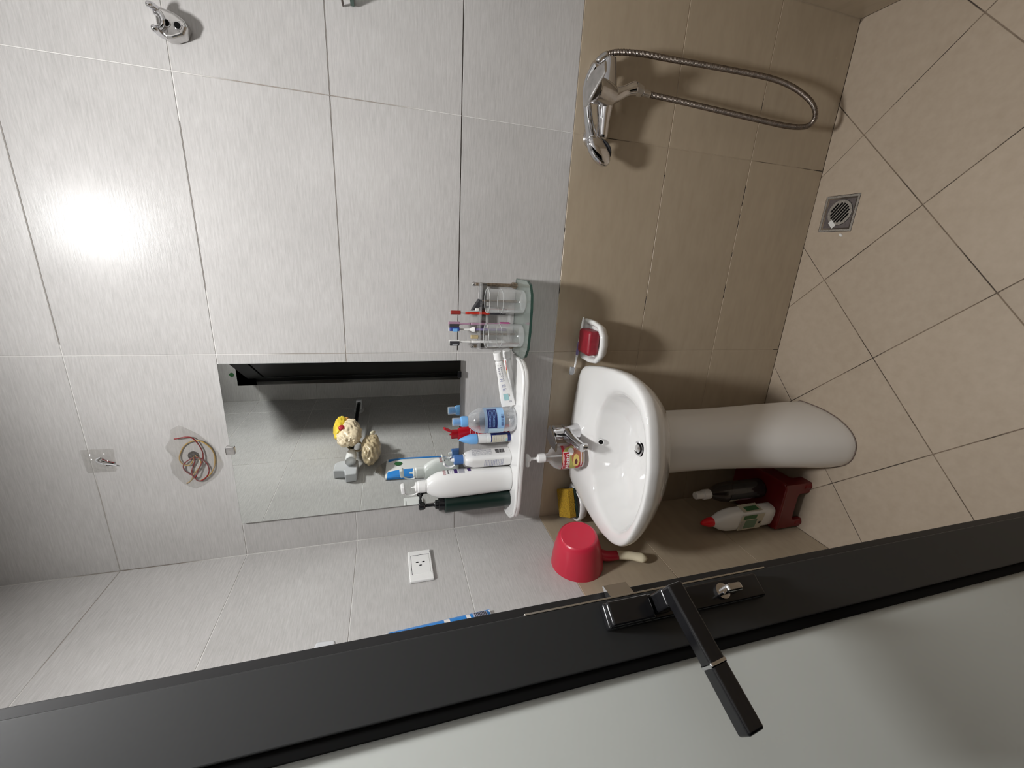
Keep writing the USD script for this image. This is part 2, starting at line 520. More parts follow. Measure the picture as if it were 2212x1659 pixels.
fl = Thing("floor", kind="structure")
room = sbox(0, ROOM_Y, ROOM_X, 0)
drain_hole = sbox(1.001, -0.1445, 1.1105, -0.037)
fl.part("backing", extrude(sbox(-0.06, ROOM_Y - 0.2, ROOM_X + 0.06, 0.06).difference(drain_hole.buffer(-0.012)), 0.05, -0.0518), "floor_grout")
FS, FA = 0.2991, 0.7828
for i in range(-9, 10):
    for j in range(-9, 10):
        sq = affinity.translate(affinity.rotate(sbox(i * FS + 0.0011, j * FS + 0.0011, (i + 1) * FS - 0.0011, (j + 1) * FS - 0.0011), FA, origin=(0, 0), use_radians=True), 0.8508, -0.1021)
        sq = sq.intersection(room).difference(drain_hole)
        if sq.area > 2e-4 and sq.geom_type == "Polygon":
            fl.part("tile", tile_slab(sq, 0.006, rng.uniform(-0.0004, 0.0)), "floor_tile_" + "abc"[rng.integers(3)])
fl.part("threshold", bx(DX0 - 0.02, DX1 + 0.02, ROOM_Y - 0.16, ROOM_Y, -0.04, -0.001), "floor_tile_a")
ce = Thing("ceiling", kind="structure")
ce.part("plaster", bx(-0.06, ROOM_X + 0.06, ROOM_Y - 0.06, 0.06, ROOM_Z, ROOM_Z + 0.05), "plaster")
rev = Thing("trim_1", kind="structure")
yb = ROOM_Y - 0.16
rev.part("reveal", bx(DX0 - 0.04, DX0, yb, ROOM_Y - 0.061, 0, DTOP + 0.04), "grey_tile_a")
rev.part("reveal", bx(DX1, DX1 + 0.04, yb, ROOM_Y - 0.061, 0, DTOP + 0.04), "grey_tile_a")
rev.part("reveal", bx(DX0 - 0.04, DX1 + 0.04, yb, ROOM_Y - 0.061, DTOP, DTOP + 0.04), "grey_tile_a")
rev.part("door_jamb", bx(DX0, DX0 + 0.012, yb, ROOM_Y - 0.125, 0, DTOP), "door_black")
rev.part("door_jamb", bx(DX1 - 0.03, DX1, yb, ROOM_Y - 0.095, 0, DTOP), "door_black")
rev.part("door_head", bx(DX0, DX1, yb, ROOM_Y - 0.125, DTOP - 0.012, DTOP), "door_black")

# ---------------------------------------------------------------- ceiling lamp
lamp = Thing("ceiling_lamp", "round white ceiling lamp with a glowing diffuser above the middle of the room", "ceiling lamp", LAMP)
lamp.part("housing", lathe([(0.02, 0.0212), (0.102, 0.0212), (0.104, 0.012), (0.1, 0.0), (0.0865, -0.002), (0.0865, 0.004), (0.02, 0.004)], 48), "lamp_white", smooth=40)
lamp.part("diffuser", lathe([(LAMP_R * math.sin(a), 0.002 - 0.006 * math.cos(a)) for a in np.linspace(0, PI / 2, 12)] + [(0.0, 0.0025)], 48), "lamp_glow", smooth=60)

# ---------------------------------------------------------------- the door, standing open into the room
HG, U = np.array((0.13314, -1.46805, 0.0)), np.array((0.51603916, 0.85656499, 0.0))
LW, DT = 0.7303, 2.14
Rd = frame(U, (-U[1], U[0], 0))
door = Thing("door_1", "dark grey framed door with a frosted pane, open into the room", "door", HG, Rd, kind="structure")


def dbox(u0, u1, n0, n1, z0, z1, r=0.0015):
    """Box in the door's frame; n counts out of the visible face."""
    return rbox(u0, u1, -n1, -n0, z0, z1, r, 1)


PX0, PX1, PZ0, PZ1 = 0.085, 0.660, 0.16, DT - 0.09
door.part("stile", dbox(0.6705, 0.7295, -0.04, 0, 0.012, DT), "door_grey")
door.part("stile", dbox(0.0, 0.0745, -0.04, 0, 0.012, DT), "door_grey")
door.part("rail", dbox(0.0745, 0.6705, -0.04, 0, 0.012, 0.15), "door_grey")
door.part("rail", dbox(0.0745, 0.6705, -0.04, 0, DT - 0.08, DT), "door_grey")
for b in ((0.0745, 0.085, PZ0 - 0.01, PZ1 + 0.01), (0.66, 0.6705, PZ0 - 0.01, PZ1 + 0.01), (0.085, 0.66, PZ0 - 0.01, PZ0), (0.085, 0.66, PZ1, PZ1 + 0.01)):
    door.part("glazing_bead", dbox(b[0], b[1], -0.03, -0.004, b[2], b[3], 0.001), "black")
door.part("frosted_pane", dbox(PX0 - 0.002, PX1 + 0.002, -0.018, -0.010, PZ0 - 0.002, PZ1 + 0.002, 0.001), "frosted_pane", "frosted pale grey pane")
door.part("back_panel", dbox(PX0 - 0.002, PX1 + 0.002, -0.038, -0.019, PZ0 - 0.002, PZ1 + 0.002, 0.001), "door_black")
door.part("edge_lip", dbox(0.729, 0.7425, -0.042, -0.026, 0.012, DT + 0.005, 0.001), "door_black")
door.part("lock_faceplate", dbox(0.7290, 0.7310, -0.024, 0.0006, 0.937, 1.256, 0.0004), "steel", "thin steel lock faceplate")
lat = hull([(0.731, y, z) for y in (0.006, 0.02) for z in (1.121, 1.151)] + [(0.747, y, z) for y in (0.017, 0.02) for z in (1.121, 1.151)])
door.part("latch_bolt", lat, "chrome", "shiny latch bolt")
pl = door.part("lock_plate", dbox(0.6985, 0.7245, 0, 0.0115, 0.9645, 1.1725, 0.003), "gloss_black", "glossy black lock plate", smooth=35)
door.part("plate_cap", dbox(0.6995, 0.7235, 0.0115, 0.020, 1.1195, 1.1715, 0.003), "gloss_black", smooth=35, under=pl)
door.part("keyhole_cover", mv(lathe([(0.0, 0), (0.0085, 0), (0.0085, 0.003), (0.0, 0.0035)], 24), (0.7120, -0.0115, 1.0225), rx(PI / 2)), "chrome", "round chrome thumb turn base", smooth=30, under=pl)
door.part("thumb_turn", mv(rbox(-0.0045, 0.0045, -0.0105, 0.0105, 0, 0.014, 0.003), (0.712, -0.0115, 1.0125), rx(PI / 2)), "dull_chrome", smooth=30, under=pl)
door.part("thumb_turn", mv(rbox(-0.0015, 0.0015, -0.0085, 0.0085, 0, 0.010, 0.001), (0.712, -0.013, 1.0225), rx(PI / 2) @ rz(0.5)), "chrome", smooth=30, under=pl)
lv = door.part("lever_neck", dbox(0.7035, 0.7225, 0.0115, 0.042, 1.095, 1.1165, 0.003), "gloss_black", smooth=35)
A, B = np.array((0.7215, -0.050, 1.1085)), np.array((0.596, -0.050, 1.0915))
Rl = frame(B - A, (0, 1, 0))
L1 = np.linalg.norm(B - A)
door.part("lever", mv(rbox(0, L1, -0.0085, 0.0085, -0.0095, 0.0095, 0.003), A, Rl), "gloss_black", "black lever handle", smooth=35)
door.part("lever_ring", mv(rbox(0.0705, 0.0755, -0.009, 0.009, -0.0100, 0.0100, 0.002), A, Rl), "chrome", "thin chrome ring on the lever", smooth=35)
for z in (0.25, 1.1, 1.95):
    door.part("hinge", mv(lathe([(0.0, -0.05), (0.008, -0.05), (0.008, 0.05), (0, 0.05)], 16), (-0.009, 0.02, z)), "dull_chrome", smooth=40)

# ---------------------------------------------------------------- mirror on the back wall
mir = Thing("wall_mirror", "frameless rectangular mirror hung on the grey wall above the white shelf", "mirror", (0.342, 0, 1.487))
mir.part("backing", bx(0.1135, 0.5705, -0.007, -0.0003, 1.186, 1.7885), "mirror_edge", world=True)
mir.part("silvered_glass", bx(0.112, 0.572, -0.0112, -0.0071, 1.1845, 1.790), "mirror_face", world=True)
mir.part("clip", rbox(0.326, 0.349, -0.0165, -0.0005, 1.779, 1.801, 0.003), "dull_chrome", "metal clip on the top edge", smooth=40, world=True)
mir.part("clip", rbox(0.521, 0.540, -0.0145, -0.0005, 1.1815, 1.1925, 0.002), "gloss_black", "dark clip on the bottom edge", smooth=40, world=True)

# ---------------------------------------------------------------- taped wires on the wall above the mirror
w = Thing("taped_wire_bundle", "loops of dark red and yellow wire taped over a round hole above the mirror", "wires", (0.32, 0, 1.87))
w.part("wall_hole", mv(lathe([(0, 0), (0.0125, 0), (0.0125, 0.0008), (0, 0.0008)], 24), (0.3245, -0.0002, 1.8785), rx(PI / 2)), "hole_dark", world=True)
red = [(0.378, 1.910), (0.381, 1.891), (0.38, 1.875), (0.358, 1.861), (0.333, 1.855), (0.308, 1.859), (0.284, 1.871), (0.265, 1.883), (0.2715, 1.8865), (0.31, 1.876), (0.3215, 1.8755)]
red2 = [(0.3215, 1.8775), (0.314, 1.891), (0.301, 1.902), (0.284, 1.901), (0.265, 1.885), (0.253, 1.876), (0.26, 1.859), (0.279, 1.848), (0.299, 1.850), (0.311, 1.857), (0.322, 1.872)]
yel = [(0.323, 1.877), (0.304, 1.901), (0.315, 1.908), (0.337, 1.904), (0.355, 1.893), (0.367, 1.874), (0.368, 1.858), (0.354, 1.842), (0.331, 1.832), (0.306, 1.832), (0.281, 1.839), (0.265, 1.852), (0.255, 1.87)]
yel2 = [(0.326, 1.874), (0.296, 1.866), (0.27, 1.885), (0.262, 1.889), (0.246, 1.905)]
for pts, r, mat, name, y0 in ((red, 0.0016, "copper_red", "red_wire", 0.007), (red2, 0.0016, "copper_red", "red_wire", 0.005), (yel, 0.0016, "wire_yellow", "yellow_wire", 0.004), (yel2, 0.0016, "wire_yellow", "yellow_wire", 0.003)):
    P = np.array([(x, -y0 - 0.002 * math.sin(i * 1.3), z) for i, (x, z) in enumerate(pts)])
    w.part(name, sweep(spline(P, 90), r, 8), mat, smooth=True, world=True)


def film(outline, y, bulge, seed, n=22):
    """A crumpled sheet of clear tape over the wall: outline in (x, z)."""
    poly = Polygon(outline).buffer(0.002)
    c = np.array(poly.centroid.coords[0])
    R = ring(poly, 64)
    g = np.random.default_rng(seed)
    loops = []
    for s in np.linspace(1, 0.02, n):
        p = c + (R - c) * s
        h = bulge * (1 - s ** 3) + 0.0032 * (meshkit.fbm(np.c_[p * 160, np.full(len(p), seed)], 3) - 0.4) * (1 + 2 * (1 - s))
        loops.append(np.c_[p[:, 0], -(y + np.maximum(h, 0)), p[:, 1]])
    return loft(loops, caps=(False, True))


w.part("clear_tape", film([(0.410, 1.897), (0.386, 1.863), (0.352, 1.836), (0.331, 1.825), (0.294, 1.816), (0.277, 1.826), (0.262, 1.835), (0.240, 1.868), (0.231, 1.886), (0.245, 1.909), (0.2786, 1.929), (0.305, 1.93), (0.322, 1.921), (0.352, 1.935), (0.372, 1.921), (0.40, 1.915)], 0.0012, 0.010, 3), "clear_tape", "crumpled clear tape", smooth=True, world=True)
w = Thing("taped_wire_stub", "short dark wires under a square of tape high on the wall", "wires", (0.33, 0, 2.075))
for k, pts in enumerate(([(0.333, 2.068), (0.326, 2.058), (0.321, 2.046)], [(0.329, 2.07), (0.324, 2.06), (0.320, 2.05), (0.316, 2.062)], [(0.338, 2.07), (0.330, 2.079), (0.322, 2.07), (0.317, 2.05), (0.314, 2.041)])):
    w.part("wire", sweep(spline([(x, -0.0022 - 0.0012 * k, z) for x, z in pts], 30), 0.0013, 8), ("copper_red", "hole_dark", "grey_plastic")[k], smooth=True, world=True)
w.part("clear_tape", film([(0.358, 2.106), (0.299, 2.1025), (0.299, 2.0484), (0.357, 2.0436)], 0.0012, 0.0035, 8), "clear_tape", "square of clear tape", smooth=True, world=True)

# ---------------------------------------------------------------- hand shower wall holder (upper right)
br = Thing("shower_wall_holder", "chrome forked hand shower holder screwed high on the grey wall", "shower holder", (1.26, 0, 1.77))
sil = Polygon([(1.262, 1.7445), (1.246, 1.753), (1.2375, 1.772), (1.2365, 1.783), (1.247, 1.797), (1.283, 1.797), (1.289, 1.786), (1.2835, 1.764), (1.274, 1.749)]).buffer(-0.003).buffer(0.003)
br.part("wall_plate", mv(pillow(sil, 0.0, 0.029, 0.007, 96), (0, 0, 0), frame((1, 0, 0), (0, 0, 1))), "dull_chrome", smooth=60, world=True)
br.part("prong", sweep(spline([(1.279, -0.014, 1.786), (1.2835, -0.024, 1.794), (1.2845, -0.036, 1.7985), (1.281, -0.043, 1.800)], 14), np.r_[np.linspace(0.0085, 0.0065, 12), 0.005, 0.003], 16), "chrome", smooth=True, world=True)
br.part("prong", sweep(spline([(1.246, -0.014, 1.785), (1.246, -0.024, 1.793), (1.247, -0.036, 1.7965), (1.250, -0.042, 1.798)], 14), np.r_[np.linspace(0.0085, 0.0065, 12), 0.005, 0.003], 16), "chrome", smooth=True, world=True)
br.part("cup", sweep(np.array([(1.2635 + 0.0125 * math.cos(t), -0.030 - 0.004 * math.sin(t), 1.795 - 0.0125 * math.sin(t)) for t in np.linspace(0, PI, 16)]), 0.0048, 12), "chrome", "rounded cup between the prongs", smooth=True, world=True)
for x, z in ((1.2625, 1.7785), (1.2615, 1.7605)):
    br.part("screw_hole", cyl((x, -0.0302, z), (x, -0.024, z), 0.0056), "black", world=True)
    br.part("screw_rim", mv(trimesh.creation.torus(0.0062, 0.0011, 24, 8), (x, -0.0293, z), rx(PI / 2)), "chrome", smooth=True, world=True)

# ---------------------------------------------------------------- glass corner shelf at the right edge of the view
gs = Thing("glass_corner_shelf", "dark edged glass shelf with a thin rail in the far right corner", "shelf", (1.49, -0.06, 1.435))
pol = Polygon([(1.362, -0.002), (1.601, -0.002), (1.601, -0.13), (1.48, -0.13), (1.40, -0.115), (1.366, -0.07)]).buffer(-0.008).buffer(0.008)
gs.part("glass_plate", extrude(pol, 0.008, 1.4312), "shelf_glass", world=True)
gs.part("glass_rim", extrude(pol.buffer(0.0006).difference(pol.buffer(-0.0012)), 0.0076, 1.4314), "shelf_glass_edge", world=True)
gs.part("rail", sweep(spline([(1.362, -0.003, 1.4545), (1.366, -0.06, 1.4545), (1.40, -0.108, 1.4545), (1.48, -0.122, 1.4545), (1.60, -0.122, 1.4545)], 50), 0.0022, 8), "dark_metal", smooth=True, world=True)
for x, y in ((1.40, -0.105), (1.53, -0.118)):
    gs.part("rail_post", cyl((x, y, 1.4385), (x, y, 1.4545), 0.002, n=10), "dark_metal", smooth=40, world=True)

# ---------------------------------------------------------------- toothbrush rack with two tumblers
th = Thing("toothbrush_rack", "wall rack with a green edged glass plate and a metal bar, right of the mirror", "rack", (0.70, -0.06, 1.03))
pp = Polygon([(0.808, -0.003), (0.808, -0.10), (0.80, -0.125), (0.775, -0.141), (0.74, -0.146), (0.68, -0.146), (0.632, -0.14), (0.607, -0.122), (0.597, -0.095), (0.597, -0.003)]).buffer(-0.006).buffer(0.006)
th.part("glass_plate", extrude(pp, 0.007, 1.023), "shelf_glass", "clear glass plate", world=True)
th.part("glass_rim", extrude(pp.buffer(0.0006).difference(pp.buffer(-0.0012)), 0.0066, 1.0232), "shelf_glass_edge", "dark green glass edge", world=True)
for x in (0.789, 0.616):
    th.part("post", cyl((x, -0.018, 1.03), (x, -0.018, 1.152), 0.0045, n=16), "rust_metal", smooth=40, world=True)
    th.part("wall_bracket", cyl((x, -0.0005, 1.037), (x, -0.02, 1.037), 0.0085, n=20, bev=0.001), "rust_metal", smooth=40, world=True)
    th.part("finial", mv(trimesh.creation.icosphere(2, 0.0062), (x, -0.018, 1.154)), "dull_chrome", smooth=True, world=True)
for x in (0.745, 0.652):
    th.part("rod", cyl((x, -0.022, 1.03), (x, -0.022, 1.135), 0.0035, n=12), "rust_metal", smooth=40, world=True)
th.part("flat_bar", rbox(0.612, 0.793, -0.025, -0.021, 1.118, 1.142, 0.0015), "dull_chrome", "flat metal bar", smooth=40, world=True)
th.part("brush_strip", rbox(0.612, 0.794, -0.062, -0.026, 1.1385, 1.1425, 0.001, 1), "clear_rack", "clear slotted strip", world=True)
th.part("brush_trough", rbox(0.63, 0.735, -0.052, -0.027, 1.052, 1.0555, 0.001, 1), "clear_rack", world=True)


def tumbler(label, x, y):
    t = Thing("glass_tumbler", label, "tumbler", (x, y, 1.0302))
    prof = [(0.0, 0.0008), (0.028, 0.0008), (0.0305, 0.004), (0.0315, 0.03), (0.0325, 0.060), (0.0312, 0.063), (0.0312, 0.066), (0.0318, 0.1)]
    a_ = np.arange(48) / 48 * 2 * PI
    t.part("glass", loft([np.stack([r * np.cos(a_), r * np.sin(a_), np.full(48, z)], 1) for r, z in prof], caps=(True, False)), "tumbler_glass", smooth=30)
    t.part("rim", mv(trimesh.creation.torus(0.0316, 0.0012, 48, 8), (0, 0, 0.1005)), "tumbler_rim", smooth=True)
    t.part("band", mv(trimesh.creation.torus(0.0316, 0.0008, 48, 8), (0, 0, 0.0645)), "tumbler_rim", smooth=True)


tumbler("empty clear glass tumbler at the right end of the toothbrush rack", 0.752, -0.086)
tumbler("empty clear glass tumbler at the left end of the toothbrush rack, beside the toothpaste", 0.660, -0.088)


def toothbrush(label, x, handle, head, neck, ztop, zlow, d, extra=None, y=-0.043):
    """Standing brush: handle below, thin neck, head with bristles towards d."""
    t = Thing("toothbrush", label, "toothbrush", (x, y, zlow))
    H = ztop - zlow
    hz = H - 0.029
    P = [(0, 0, 0), (0, 0.0005, 0.25 * H), (0, 0, 0.5 * H), (0, 0, H * 0.62), (0, 0, hz)]
    t.part("handle", sweep(spline(P[:4], 20), [0.0042, 0.005, 0.0052, 0.005, 0.0048] * 4, 12, 0.75), handle, smooth=True)
    t.part("neck", sweep(spline([P[3], (0, 0, (0.62 * H + hz) / 2), P[4]], 10), np.linspace(0.0036, 0.0022, 10), 10), neck, smooth=True)
    t.part("head_plate", rbox(-0.0055, 0.0055, -0.002, 0.002, hz - 0.001, H + 0.001, 0.0018), neck, smooth=40)
    dx, dy = d
    R = rz(math.atan2(dy, dx) + PI / 2)
    t.part("bristles", mv(rbox(-0.0048, 0.0048, -0.0115, -0.0018, hz + 0.0015, H - 0.0015, 0.0012, 1), R=R), head)
    if extra:
        extra(t, H)


toothbrush("toothbrush with dark red bristles and a red handle, rightmost in the rack", 0.7135, "clip_red", "bristle_red", "clear_plastic", 1.222, 1.112, (0.25, -1), lambda t, H: t.part("handle_end", sweep([(0, 0, -0.045), (0, 0, -0.02), (0, 0, 0.004)], [0.0036, 0.0046, 0.0044], 12, 0.75), "print_dark", "black lower handle", smooth=True))
toothbrush("toothbrush with black bristles and a long mauve handle", 0.684, "mauve", "print_dark", "mauve", 1.225, 1.066, (-0.9, -0.4), lambda t, H: t.part("handle_end", mv(rbox(-0.0058, 0.0058, -0.005, 0.005, -0.014, 0.018, 0.0045), (0, 0, 0)), "magenta", "magenta handle end", smooth=True))
toothbrush("toothbrush with blue bristles and a violet and white handle", 0.6685, "violet", "bristle_blue", "off_white_plastic", 1.2245, 1.062, (0.2, -1), lambda t, H: (t.part("collar", mv(lathe([(0.0, 0), (0.0075, 0), (0.0075, 0.005), (0.001, 0.018), (0, 0.018)], 20), (0, 0, 0.6 * H - 0.006)), "white_plastic", "white tapered collar", smooth=40),
                                                                                                                                                  t.part("bristle_tip", rbox(-0.004, 0.004, -0.013, -0.0119, H - 0.022, H - 0.010, 0.0005, 1), "sky_blue", "light blue bristle patch")))
toothbrush("toothbrush with black bristles and a white handle, leftmost in the rack", 0.634, "white_plastic", "print_dark", "off_white_plastic", 1.2235, 1.062, (-0.5, -0.85), lambda t, H: t.part("bristle_tip", mv(rbox(-0.0025, 0.0025, -0.0126, -0.0117, H - 0.022, H - 0.008, 0.0004, 1), R=rz(math.atan2(-0.85, -0.5) + PI / 2)), "bristle_grey", "grey bristle stripe"))
rzr = Thing("disposable_razor", "black plastic razor hooked in the rack beside the red toothbrush", "razor", (0.738, -0.045, 1.10))
rzr.part("razor_head", hull([(a, b, c) for a, b, c in ((-0.016, -0.012, 0.064), (-0.018, 0.006, 0.066), (0.014, -0.012, 0.044), (0.014, 0.006, 0.046), (-0.014, -0.012, 0.050), (-0.014, 0.006, 0.050), (0.010, -0.012, 0.036), (0.010, 0.006, 0.036))]), "print_dark", smooth=20)
rzr.part("razor_handle", sweep(spline([(-0.003, -0.003, 0.05), (-0.006, -0.002, 0.03), (-0.008, -0.001, 0.0), (-0.014, 0, -0.035)], 20), 0.0042, 10, 0.7), "print_dark", smooth=True)
rzr.part("guard", rbox(-0.017, -0.009, -0.013, 0.004, 0.045, 0.056, 0.002, 1), "off_white_plastic", "pale guard")
cl = Thing("small_tan_clip", "little tan plastic clip between the blue and the white toothbrush", "clip", (0.648, -0.044, 1.14))
cl.part("jaw", rbox(-0.005, 0.005, -0.004, 0.004, 0.003, 0.024, 0.0015, 1), "tan_plastic")
cl.part("spring", mv(trimesh.creation.torus(0.004, 0.001, 16, 8), (0, -0.002, 0.006), rx(PI / 2)), "dull_chrome", smooth=True)

# ---------------------------------------------------------------- white shelf under the mirror
SZ = 1.027
ws = Thing("white_shelf", "white plastic shelf with a rounded rim under the mirror, full of bottles", "shelf", (0.32, -0.06, 1.02))
sp = Polygon([(0.057, -0.0008), (0.591, -0.0008), (0.593, -0.04), (0.586, -0.085), (0.565, -0.117), (0.53, -0.129), (0.33, -0.131), (0.14, -0.129), (0.098, -0.115), (0.068, -0.08), (0.057, -0.04)]).buffer(-0.012).buffer(0.012)
ws.part("tray", pillow(sp, 1.0105, SZ, 0.0065, 110), "white_plastic", smooth=50, world=True)
out, inn = sp, sp.buffer(-0.0105)
rr = ring(sp.buffer(-0.0055), 120)
rr = rr[rr[:, 1] < -0.008]
k = int(np.argmax(np.linalg.norm(np.diff(rr, axis=0), axis=1)))
rr = np.roll(rr, -k - 1, 0)
ws.part("rim", sweep(np.c_[rr, np.full(len(rr), SZ - 0.0015)], 0.0055, 12), "white_plastic", "rounded raised rim", smooth=True, world=True)

# the bottles on it ------------------------------------------------
b = Thing("water_bottle", "clear plastic water bottle with a light blue label and sport cap on the white shelf", "bottle", (0.4015, -0.0575, SZ))
R = 0.0375
b.part("bottle", lathe([(0, 0.002), (0.026, 0), (0.034, 0.004), (R, 0.012), (R - 0.002, 0.02), (R, 0.028), (R - 0.002, 0.034), (R, 0.04), (R, 0.1), (R - 0.002, 0.112), (0.029, 0.125), (0.020, 0.136), (0.0135, 0.142), (0.0135, 0.150), (0, 0.150)], 48), "clear_plastic", smooth=40)
for k in range(5):
    a = k / 5 * 2 * PI + 0.5
    b.part("base_foot", sweep(spline([(0.014 * math.cos(a), 0.014 * math.sin(a), 0.005), (0.026 * math.cos(a), 0.026 * math.sin(a), 0.005), (0.0335 * math.cos(a), 0.0335 * math.sin(a), 0.010), (0.0352 * math.cos(a), 0.0352 * math.sin(a), 0.030)], 10), 0.0035, 8), "clear_plastic", smooth=True)
lab = b.part("label", wrap(patch(-PI * R, PI * R, 0.040, 0.098, 0.0004, 48), R), "label_film", "light blue label", smooth=True)
b.part("label_panel", wrap(patch(-0.019, 0.040, 0.062, 0.090, 0.0008), R, 0, 0.25), "navy", smooth=True, under=lab)
b.part("label_panel", wrap(patch(-0.021, 0.045, 0.040, 0.060, 0.0008), R, 0, 0.25), "label_blue", smooth=True, under=lab)
b.part("label_panel", wrap(patch(-0.052, -0.022, 0.040, 0.085, 0.0007), R, 0, 0.25), "ice_blue", smooth=True, under=lab)
for k in range(6):
    b.part("fine_print", wrap(bars(-0.015, 0.036, 0.0655 + k * 0.0038, 0.0665 + k * 0.0038, 0.0011, 16, 20 + k, 0.7), R, 0, 0.25), "label_blue", under=lab, kind="stuff")
b.part("barcode", wrap(bars(-0.012, 0.022, 0.042, 0.050, 0.0011, 16, 31, 0.5), R, 0, 0.25), "navy", under=lab, kind="stuff")
cp = b.part("cap", lathe([(0, 0.143), (0.0155, 0.143), (0.016, 0.146), (0.016, 0.158), (0.0145, 0.162), (0.0105, 0.164), (0, 0.164)], 32), "sky_blue", smooth=35)
b.part("spout", lathe([(0, 0.163), (0.0105, 0.163), (0.0108, 0.181), (0.0095, 0.184), (0, 0.184)], 28), "sky_blue", smooth=35, under=cp)
b.part("clear_cover", lathe([(0.0115, 0.163), (0.012, 0.163), (0.0121, 0.1855), (0, 0.1865)], 28), "clear_plastic", smooth=35, under=cp)

b = Thing("white_lotion_bottle", "slim white bottle with a pale blue conical cap beside the water bottle", "bottle", (0.3325, -0.0335, SZ))
b.part("body", lathe([(0, 0), (0.0135, 0), (0.0148, 0.003), (0.0148, 0.077), (0.0138, 0.079), (0.0145, 0.081), (0.0145, 0.104), (0.012, 0.107), (0, 0.107)], 36), "white_plastic", smooth=35)
b.part("cap", lathe([(0, 0.1072), (0.0155, 0.1072), (0.0162, 0.110), (0.0155, 0.127), (0.012, 0.138), (0.0065, 0.154), (0.002, 0.162), (0, 0.163)], 36), "sky_blue", "pale blue conical cap", smooth=35)
lab = b.part("label", wrap(patch(-0.014, 0.030, 0.004, 0.066, 0.0004), 0.0148, 0, 0.3), "navy", "navy blue print", smooth=True)
b.part("label_panel", wrap(patch(-0.013, 0.0105, 0.014, 0.063, 0.0008), 0.0148, 0, 0.2), "cream_label", smooth=True, under=lab)
for k in range(7):
    b.part("fine_print", wrap(bars(-0.010, 0.008, 0.022 + k * 0.0055, 0.0235 + k * 0.0055, 0.0011, 7, 40 + k, 0.7), 0.0148, 0, 0.2), "print_grey", under=lab, kind="stuff")
b.part("swoosh", wrap(patch(-0.011, 0.000, 0.016, 0.020, 0.0012, 6), 0.0148, 0, 0.2), "print_teal", smooth=True, under=lab)

b = Thing("red_lotion_tube", "red bottle with its flip lid open, standing behind the water bottle", "bottle", (0.3425, -0.0095, SZ))
sec = [(0.019, 0.0065, 0.0), (0.0205, 0.0075, 0.004), (0.0225, 0.008, 0.13), (0.0215, 0.0078, 0.152), (0.0185, 0.0074, 0.162)]
b.part("body", loft([np.c_[sellipse(0, 0, a, c, 2.3), np.full(48, z)] for a, c, z in sec]), "tube_red", smooth=50)
cp = b.part("cap", loft([np.c_[sellipse(0, 0, a, c, 2.2), np.full(48, z)] for a, c, z in ((0.0155, 0.0078, 0.1623), (0.0155, 0.0078, 0.180), (0.014, 0.007, 0.182))]), "tube_red_dark", smooth=40)
b.part("flip_lid", mv(rbox(-0.011, 0.011, -0.0025, 0.0025, 0, 0.024, 0.002), (0.013, 0.001, 0.182), ry(0.5) @ rz(1.1)), "tube_red", "open flip lid", smooth=40, under=cp)
b.part("nozzle", lathe([(0, 0.182), (0.004, 0.182), (0.003, 0.187), (0, 0.187)], 16), "tube_red_dark", smooth=40, under=cp)
for k in range(4):
    b.part("fine_print", mv(bars(-0.016, 0.016, -0.0008, 0.0008, 0, 10, 60 + k, 0.7), (0, -0.0085, 0.10 + k * 0.008), frame((1, 0, 0), (0, 0, 1))), "label_pink", kind="stuff")

b = Thing("square_white_bottle", "square white bottle with a blue cap and its white lid flipped open", "bottle", (0.2670, -0.0335, SZ), rz(math.radians(74)))
lo = [(0.023, 0.018, 0), (0.0255, 0.0200, 0.003), (0.0255, 0.0200, 0.118), (0.0240, 0.0185, 0.131), (0.0205, 0.0155, 0.141), (0.0155, 0.0145, 0.1435)]
b.part("body", loft([np.c_[sellipse(0, 0, a, c, 5.0 if z < 0.12 else 3.2, 64), np.full(64, z)] for a, c, z in lo]), "white_plastic", smooth=40)
b.part("neck", lathe([(0, 0.1432), (0.0158, 0.1432), (0.0158, 0.149), (0, 0.149)], 32), "off_white_plastic", smooth=35)
cp = b.part("cap", lathe([(0, 0.149), (0.0152, 0.149), (0.0152, 0.174), (0.0143, 0.176), (0, 0.176)], 32), "blue_cap", "blue screw cap", smooth=35)
b.part("spout", lathe([(0, 0.1755), (0.006, 0.1755), (0.004, 0.186), (0, 0.187)], 18), "white_plastic", smooth=35, under=cp)
b.part("flip_lid", mv(sweep(spline([(-0.012, -0.006, 0.174), (-0.019, -0.006, 0.186), (-0.016, -0.005, 0.199), (-0.006, -0.004, 0.206)], 14), np.linspace(0.0035, 0.0095, 14), 12, 0.35), R=rz(math.radians(-74))), "white_plastic", "open white flip lid", smooth=True, under=cp)
for k in range(12):
    b.part("fine_print", mv(bars(-0.0125, 0.013, -0.0013, 0.0013, 0, 12, 70 + k, 0.75), (-0.02575, 0, 0.028 + k * 0.0052), frame((0, -1, 0), (0, 0, 1))), "print_lilac", kind="stuff")
b.part("barcode", mv(bars(-0.015, 0.015, -0.0085, 0.0085, 0, 18, 90, 0.62), (0.004, -0.0203, 0.034), frame((0, 0, 1), (-1, 0, 0))), "print_dark", kind="stuff")
for k in range(7):
    b.part("fine_print", mv(bars(-0.032, 0.030, -0.0009, 0.0009, 0, 16, 95 + k, 0.7), (-0.008 + k * 0.0038, -0.0203, 0.092), frame((0, 0, 1), (-1, 0, 0))), "print_grey", kind="stuff")

